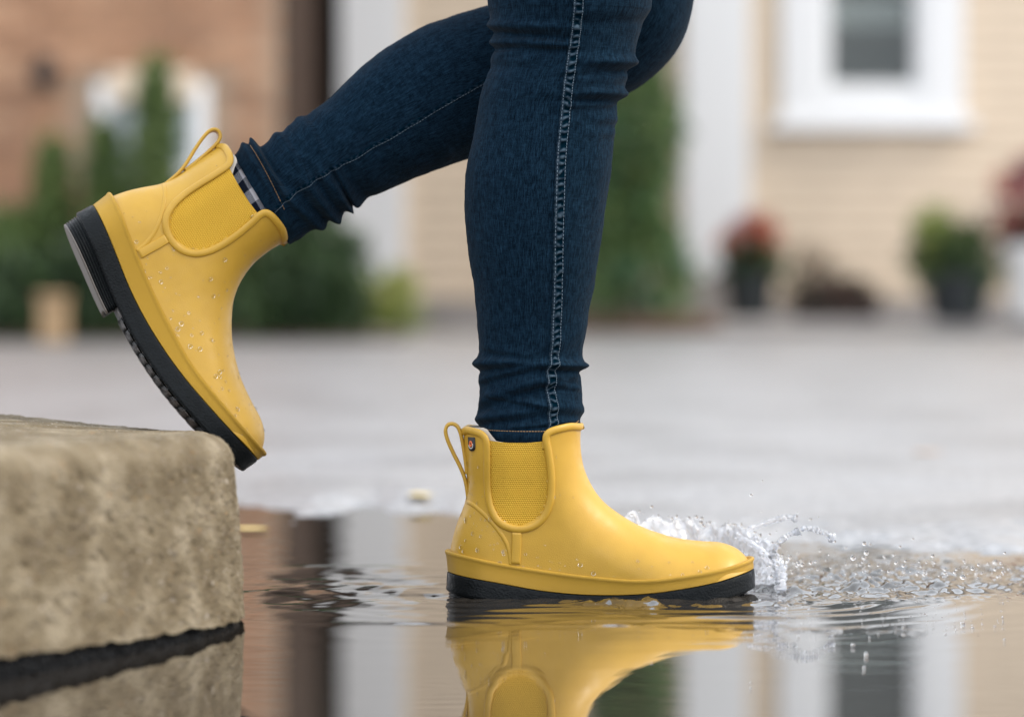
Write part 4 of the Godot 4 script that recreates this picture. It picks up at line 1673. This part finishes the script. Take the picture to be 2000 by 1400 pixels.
func one_boot(label: String, drops: ArrayMesh, with_tag: bool) -> Node3D:
	var o := thing("rubber_boot", label, "boot", Vector3.ZERO, "yellow ankle boots")
	part("upper", boot_parts["upper"], mats.yellow_rubber, o)
	part("lining", boot_parts["lining"], mats.boot_lining, o)
	for s in ["1", "-1"]:
		part("gusset", boot_parts["gusset" + s], mats.yellow_knit, o)
		part("binding", boot_parts["binding" + s], mats.yellow_rubber, o)
		part("counter_ridge", boot_parts["counter" + s], mats.yellow_rubber, o)
		part("strap", boot_parts["strap" + s], mats.yellow_rubber, o)
	part("foxing_band", boot_parts["band"], mats.yellow_band, o)
	var sole := part("outsole", boot_parts["outsole"], mats.dark_rubber, o)
	part("heel_block", boot_parts["heel"], mats.dark_rubber, sole)
	part("heel_plate", boot_parts["plate"], mats.heel_plate, sole)
	part("tread", boot_parts["tread"], mats.dark_rubber, sole).set_meta("kind", "stuff")
	part("pull_loop", boot_parts["loop"], mats.yellow_rubber, o)
	var d := part("water_drops", drops, mats.drop_water, o)
	d.set_meta("kind", "stuff")
	if with_tag:
		# woven tag: black tab with a round orange mark ringed by pale petals
		var c := near_uv(922.0, 868.0)
		var nn := boot_normal(c, 1.0)
		var up := Vector3.UP
		var side := up.cross(nn).normalized()
		up = nn.cross(side).normalized()
		var base := boot_at(c, 1.0, 0.0010)
		var poly := PackedVector3Array()
		for k in 2:
			for i in 20:
				var x: float
				var y: float
				if i == 0:
					x = 0.0046
					y = 0.0062
				elif i == 19:
					x = -0.0046
					y = 0.0062
				else:
					var a := -PI * (i - 1) / 17.0
					x = 0.0046 * cos(a)
					y = -0.0022 + 0.0046 * sin(a)
				poly.append(base + side * x + up * y + nn * (0.0006 if k == 0 else -0.002))
		var ti := grid_index(2, 20, true)
		cap(poly, ti, 0, 20, true)
		var tg := part("logo_tag", make_mesh(poly, ti, null, null, false), mats.emblem_black, o)
		var e := base + nn * 0.0007 - side * 0.0002
		var petals := []
		for i in 11:
			var a := -PI * 1.02 * i / 10.0 + 0.25
			petals.append(ball(e + side * 0.0033 * cos(a) + up * (0.0033 * sin(a) - 0.0010), Vector3.ONE * 0.00052, 6, 4))
		part("petals", merge(petals), mats.emblem_white, tg)
		var ring := PackedVector3Array()
		for i in 21:
			var a := TAU * i / 20
			ring.append(e + side * 0.00165 * cos(a) + up * 0.0022 * sin(a))
		part("ring", tube(ring, consts(21, 0.0008), 6), mats.emblem_orange, tg)
	return o


func make_boots() -> void:
	build_boot_meshes()
	for p in outline.slice(1, 62):
		body_poly.append(p)
	for k in range(8, RINGS.size()):
		body_poly.append(uv_of(RINGS[k][0], RINGS[k][1]))
	var front := outline.slice(62)
	front.reverse()
	body_poly.append_array(front)
	var a := one_boot("yellow rubber ankle boot planted in the puddle, black logo tag at its collar", droplets(125, 5, func(p: Vector2) -> float:
		return 0.12 + 0.9 * smoothstep(0.06, 0.03, absf(p.x - 0.03)) + 0.5 * smoothstep(0.045, 0.03, p.y) - 0.2 * smoothstep(0.1, 0.14, p.x)), true)
	a.position = Vector3((HEEL.x - 1000.0) / PX, 0.0, 0.0)
	var b := one_boot("yellow rubber ankle boot with lifted heel, toe resting on the concrete kerb", droplets(120, 6, func(p: Vector2) -> float:
		return 0.10 + 0.9 * smoothstep(0.03, 0.012, boot_delta(p)) * smoothstep(0.1, 0.14, p.x) + 0.5 * smoothstep(0.06, 0.03, p.y) + 0.3 * smoothstep(0.1, 0.06, p.y) * smoothstep(0.05, 0.1, p.x)), false)
	# lifted: the heel's back corner is carried to its place, the toe points down
	var turn := Basis(Vector3.UP, deg_to_rad(4.0)) * Basis(Vector3.BACK, deg_to_rad(-58.0)) * Basis(Vector3.RIGHT, deg_to_rad(-7.0))
	var pin := Vector3(0.002, 0.024, 0.0)
	b.transform = Transform3D(turn, trace(183.0, 403.0, -0.03) - turn * pin)


# ---------------------------------------------------------------- splash

func make_splash() -> void:
	var r := RandomNumberGenerator.new()
	r.seed = 9
	var o := thing("water_splash", "clear splash of puddle water thrown up around the boot's toe", "splash", Vector3(0.22, 0, -0.05))
	# the sheet that rises behind the toe and curls forward: [x, top y traced, z]
	var foot := [Vector3(0.05, 0.0, -0.06), Vector3(0.10, 0.0, -0.085), Vector3(0.15, 0.0, -0.105), Vector3(0.19, 0.0, -0.11), Vector3(0.222, 0.0, -0.10), Vector3(0.242, 0.0, -0.075), Vector3(0.252, 0.0, -0.045), Vector3(0.254, 0.0, -0.02)]
	var crest := [Vector3(0.06, 0.004, -0.075), Vector3(0.112, 0.068, -0.125), Vector3(0.160, 0.064, -0.150), Vector3(0.200, 0.061, -0.155), Vector3(0.226, 0.056, -0.135), Vector3(0.246, 0.046, -0.095), Vector3(0.258, 0.030, -0.055), Vector3(0.257, 0.006, -0.022)]
	var front := PackedVector3Array()
	var back := PackedVector3Array()
	var nu := 120
	var nv := 34
	for j in nv:
		var f := j / (nv - 1.0)
		for i in nu:
			var t := 7.0 * i / (nu - 1.0)
			var a: Vector3 = spline(foot, t)
			var b: Vector3 = spline(crest, t)
			var ragged := 0.92 + 0.16 * n1.get_noise_2d(t * 1.6, 1.0) + 0.10 * n1.get_noise_2d(t * 7.0, 4.0)
			var p := a.lerp(b, f * ragged)
			p += (b - a).cross(Vector3.RIGHT).normalized() * 0.006 * sin(PI * f)
			var n := Vector3(0.4, 0.25, -0.8).normalized().slerp(Vector3(1, 0.2, 0.2).normalized(), smoothstep(3.5, 6.0, t))
			var ruff := n1.get_noise_2d(t * 9.0, f * 4.0 + t * 3.0) * 0.0062 + n1.get_noise_2d(t * 30.0, f * 22.0) * 0.0022
			var thick := (0.0026 + 0.0022 * n1.get_noise_2d(t * 9.0 + 50.0, f * 5.0)) * (1.0 - 0.55 * f) + 0.0008
			front.append(p + n * (ruff - thick))
			back.append(p + n * (ruff * 0.7 + thick + n1.get_noise_2d(t * 30.0 + 9.0, f * 12.0) * 0.001))
	var v := PackedVector3Array(front)
	v.append_array(back)
	var idx := grid_index(nv, nu)
	idx.append_array(flipped(grid_index(nv, nu, false, nv * nu)))
	var m := nv * nu
	for i in nu - 1:
		idx.append_array([i, m + i, i + 1, i + 1, m + i, m + i + 1])
		var q := (nv - 1) * nu + i
		idx.append_array([q, q + 1, m + q, q + 1, m + q + 1, m + q])
	for j in nv - 1:
		var q := j * nu
		idx.append_array([q, q + nu, m + q, m + q, q + nu, m + q + nu])
		q = j * nu + nu - 1
		idx.append_array([q, m + q, q + nu, m + q, m + q + nu, q + nu])
	var sheet := part("sheet", make_mesh(v, idx), mats.foamy_water, o)
	sheet.position = -o.position
	# ropes of water that fly off it
	var ropes := [
		[[1462, 1034, -0.10], [1490, 1024, -0.105], [1515, 1016, -0.108], [1540, 1010, -0.11], [1556, 1013, -0.11]],
		[[1512, 1084, -0.03], [1516, 1070, -0.03], [1528, 1055, -0.03], [1545, 1044, -0.032], [1562, 1037, -0.034]],
		[[1568, 1033, -0.034], [1582, 1032, -0.036], [1598, 1036, -0.038], [1616, 1044, -0.04], [1630, 1053, -0.04]],
		[[1520, 1138, -0.022], [1519, 1118, -0.024], [1514, 1098, -0.028], [1509, 1082, -0.032]],
		[[1440, 1046, -0.11], [1466, 1060, -0.09], [1490, 1078, -0.06], [1512, 1096, -0.035]],
	]
	for e in ropes:
		var pts := []
		for q in e:
			pts.append(trace(q[0], q[1], q[2]))
		var path := PackedVector3Array()
		var rad := PackedFloat32Array()
		for i in 60:
			var t := (pts.size() - 1.0) * i / 59.0
			path.append(spline(pts, t) + Vector3(0, 0.0007 * n1.get_noise_2d(i * 0.4, 2.0), 0.001 * n1.get_noise_2d(i * 0.4, 9.0)))
			rad.append(maxf(0.0010, 0.0026 + 0.0022 * n1.get_noise_2d(i * 0.33 + pts[0].x * 60.0, 7.0) + 0.0012 * smoothstep(48.0, 58.0, i)))
		var s := part("jet", tube(path, rad, 12), mats.foamy_water, o)
		s.position = -o.position
	# loose drops
	var all := []
	for e in [[1468, 967, -0.05, 3.6], [1490, 939, -0.05, 1.8], [1545, 1008, -0.11, 5.0], [1556, 1018, -0.11, 4.0], [1560, 1001, -0.1, 2.2], [1624, 1046, -0.04, 5.0], [1612, 1040, -0.04, 4.5], [1632, 1058, -0.04, 3.0], [1540, 1096, -0.02, 4.8], [1512, 1110, -0.02, 5.5], [1520, 1092, -0.03, 6.0], [1690, 1062, 0.1, 5.5], [1694, 1080, 0.08, 6.0], [1668, 1090, 0.06, 6.0], [1585, 1100, -0.02, 4.5], [1562, 1102, 0.05, 4.5], [1760, 1068, -0.1, 3.2], [1785, 1053, -0.1, 3.0], [1752, 1100, 0.0, 4.0], [1505, 1044, -0.1, 3.0], [1518, 1038, -0.12, 2.0], [1488, 1000, 0.0, 1.2], [1600, 1010, 0.0, 1.4]]:
		all.append(drop(trace(e[0], e[1], e[2]), e[3] / PX * 0.85, r))
	for k in 200:
		var x := 1480.0 + 500.0 * pow(r.randf(), 1.3)
		var y := 1128.0 - absf(r.randfn()) * 34.0 * (1.0 - (x - 1480.0) / 900.0)
		all.append(drop(trace(x, y, r.randf_range(-0.28, 0.06)), r.randf_range(0.0004, 0.0016) * (1.6 if k % 9 == 0 else 1.0), r))
	for k in 70:
		var t := 1.0 + r.randf() * 5.2
		var c: Vector3 = spline(crest, t)
		all.append(drop(c + Vector3(r.randfn() * 0.008, absf(r.randfn()) * 0.004 - 0.006, r.randfn() * 0.008), r.randf_range(0.0006, 0.0022), r))
	var d := part("drops", merge(all), mats.clear_water, o)
	d.set_meta("kind", "stuff")
	d.position = -o.position


func drop(c: Vector3, rad: float, r: RandomNumberGenerator) -> ArrayMesh:
	return ball(c, Vector3(rad * r.randf_range(0.85, 1.2), rad * r.randf_range(0.85, 1.15), rad), 10, 7)


# ---------------------------------------------------------------- fallen leaves

func leaf_blade(size: float, sd: int) -> ArrayMesh:
	var r := RandomNumberGenerator.new()
	r.seed = sd
	var v := PackedVector3Array()
	var n := 12
	for side in 2:
		for i in n:
			var f := i / (n - 1.0)
			var w := 0.36 * sin(PI * pow(f, 0.8)) * (1.0 + 0.18 * sin(f * 25.0))
			for k in [-1.0, 0.0, 1.0]:
				v.append(Vector3(f - 0.5, 0.04 * k * k * (0.6 + 0.4 * sin(sd)) + 0.05 * (f - 0.4) * (f - 0.4) + (0.008 if side == 0 else 0.0), w * k) * size)
	var idx := grid_index(n, 3)
	idx.append_array(flipped(grid_index(n, 3, false, n * 3)))
	return make_mesh(v, idx, null, null, false)


func make_litter() -> void:
	var spots := [
		[820.0, 989.0, 0.045, "fallen_leaf", "pale yellow fallen leaf on the wet road left of the standing leg", 1],
		[1808.0, 897.0, 0.055, "fallen_leaf_brown", "pinkish tan fallen leaf on the road at the far right", 2],
		[494.0, 1038.0, 0.045, "fallen_leaf", "yellow fallen leaf beside the kerb at the puddle's edge", 3],
	]
	for e in spots:
		var d: float = EYE_Y * 6250.0 / (e[1] - 555.0)
		var p := far_at(e[0], e[1], d)
		var y := maxf(ground_y(p.x, p.z), 0.0)
		var o := thing("fallen_leaf", e[4], "leaf", Vector3(p.x, y + 0.002, p.z), "fallen leaves")
		part("blade", leaf_blade(e[2], e[5]), mats[e[3]], o)
		part("stalk", tube(PackedVector3Array([Vector3(-0.48, 0.03, 0) * e[2], Vector3(-0.6, 0.04, 0.03) * e[2], Vector3(-0.75, 0.02, 0.02) * e[2]]), consts(3, 0.0009), 5), mats[e[3]], o)
		o.rotation.y = e[5] * 1.9
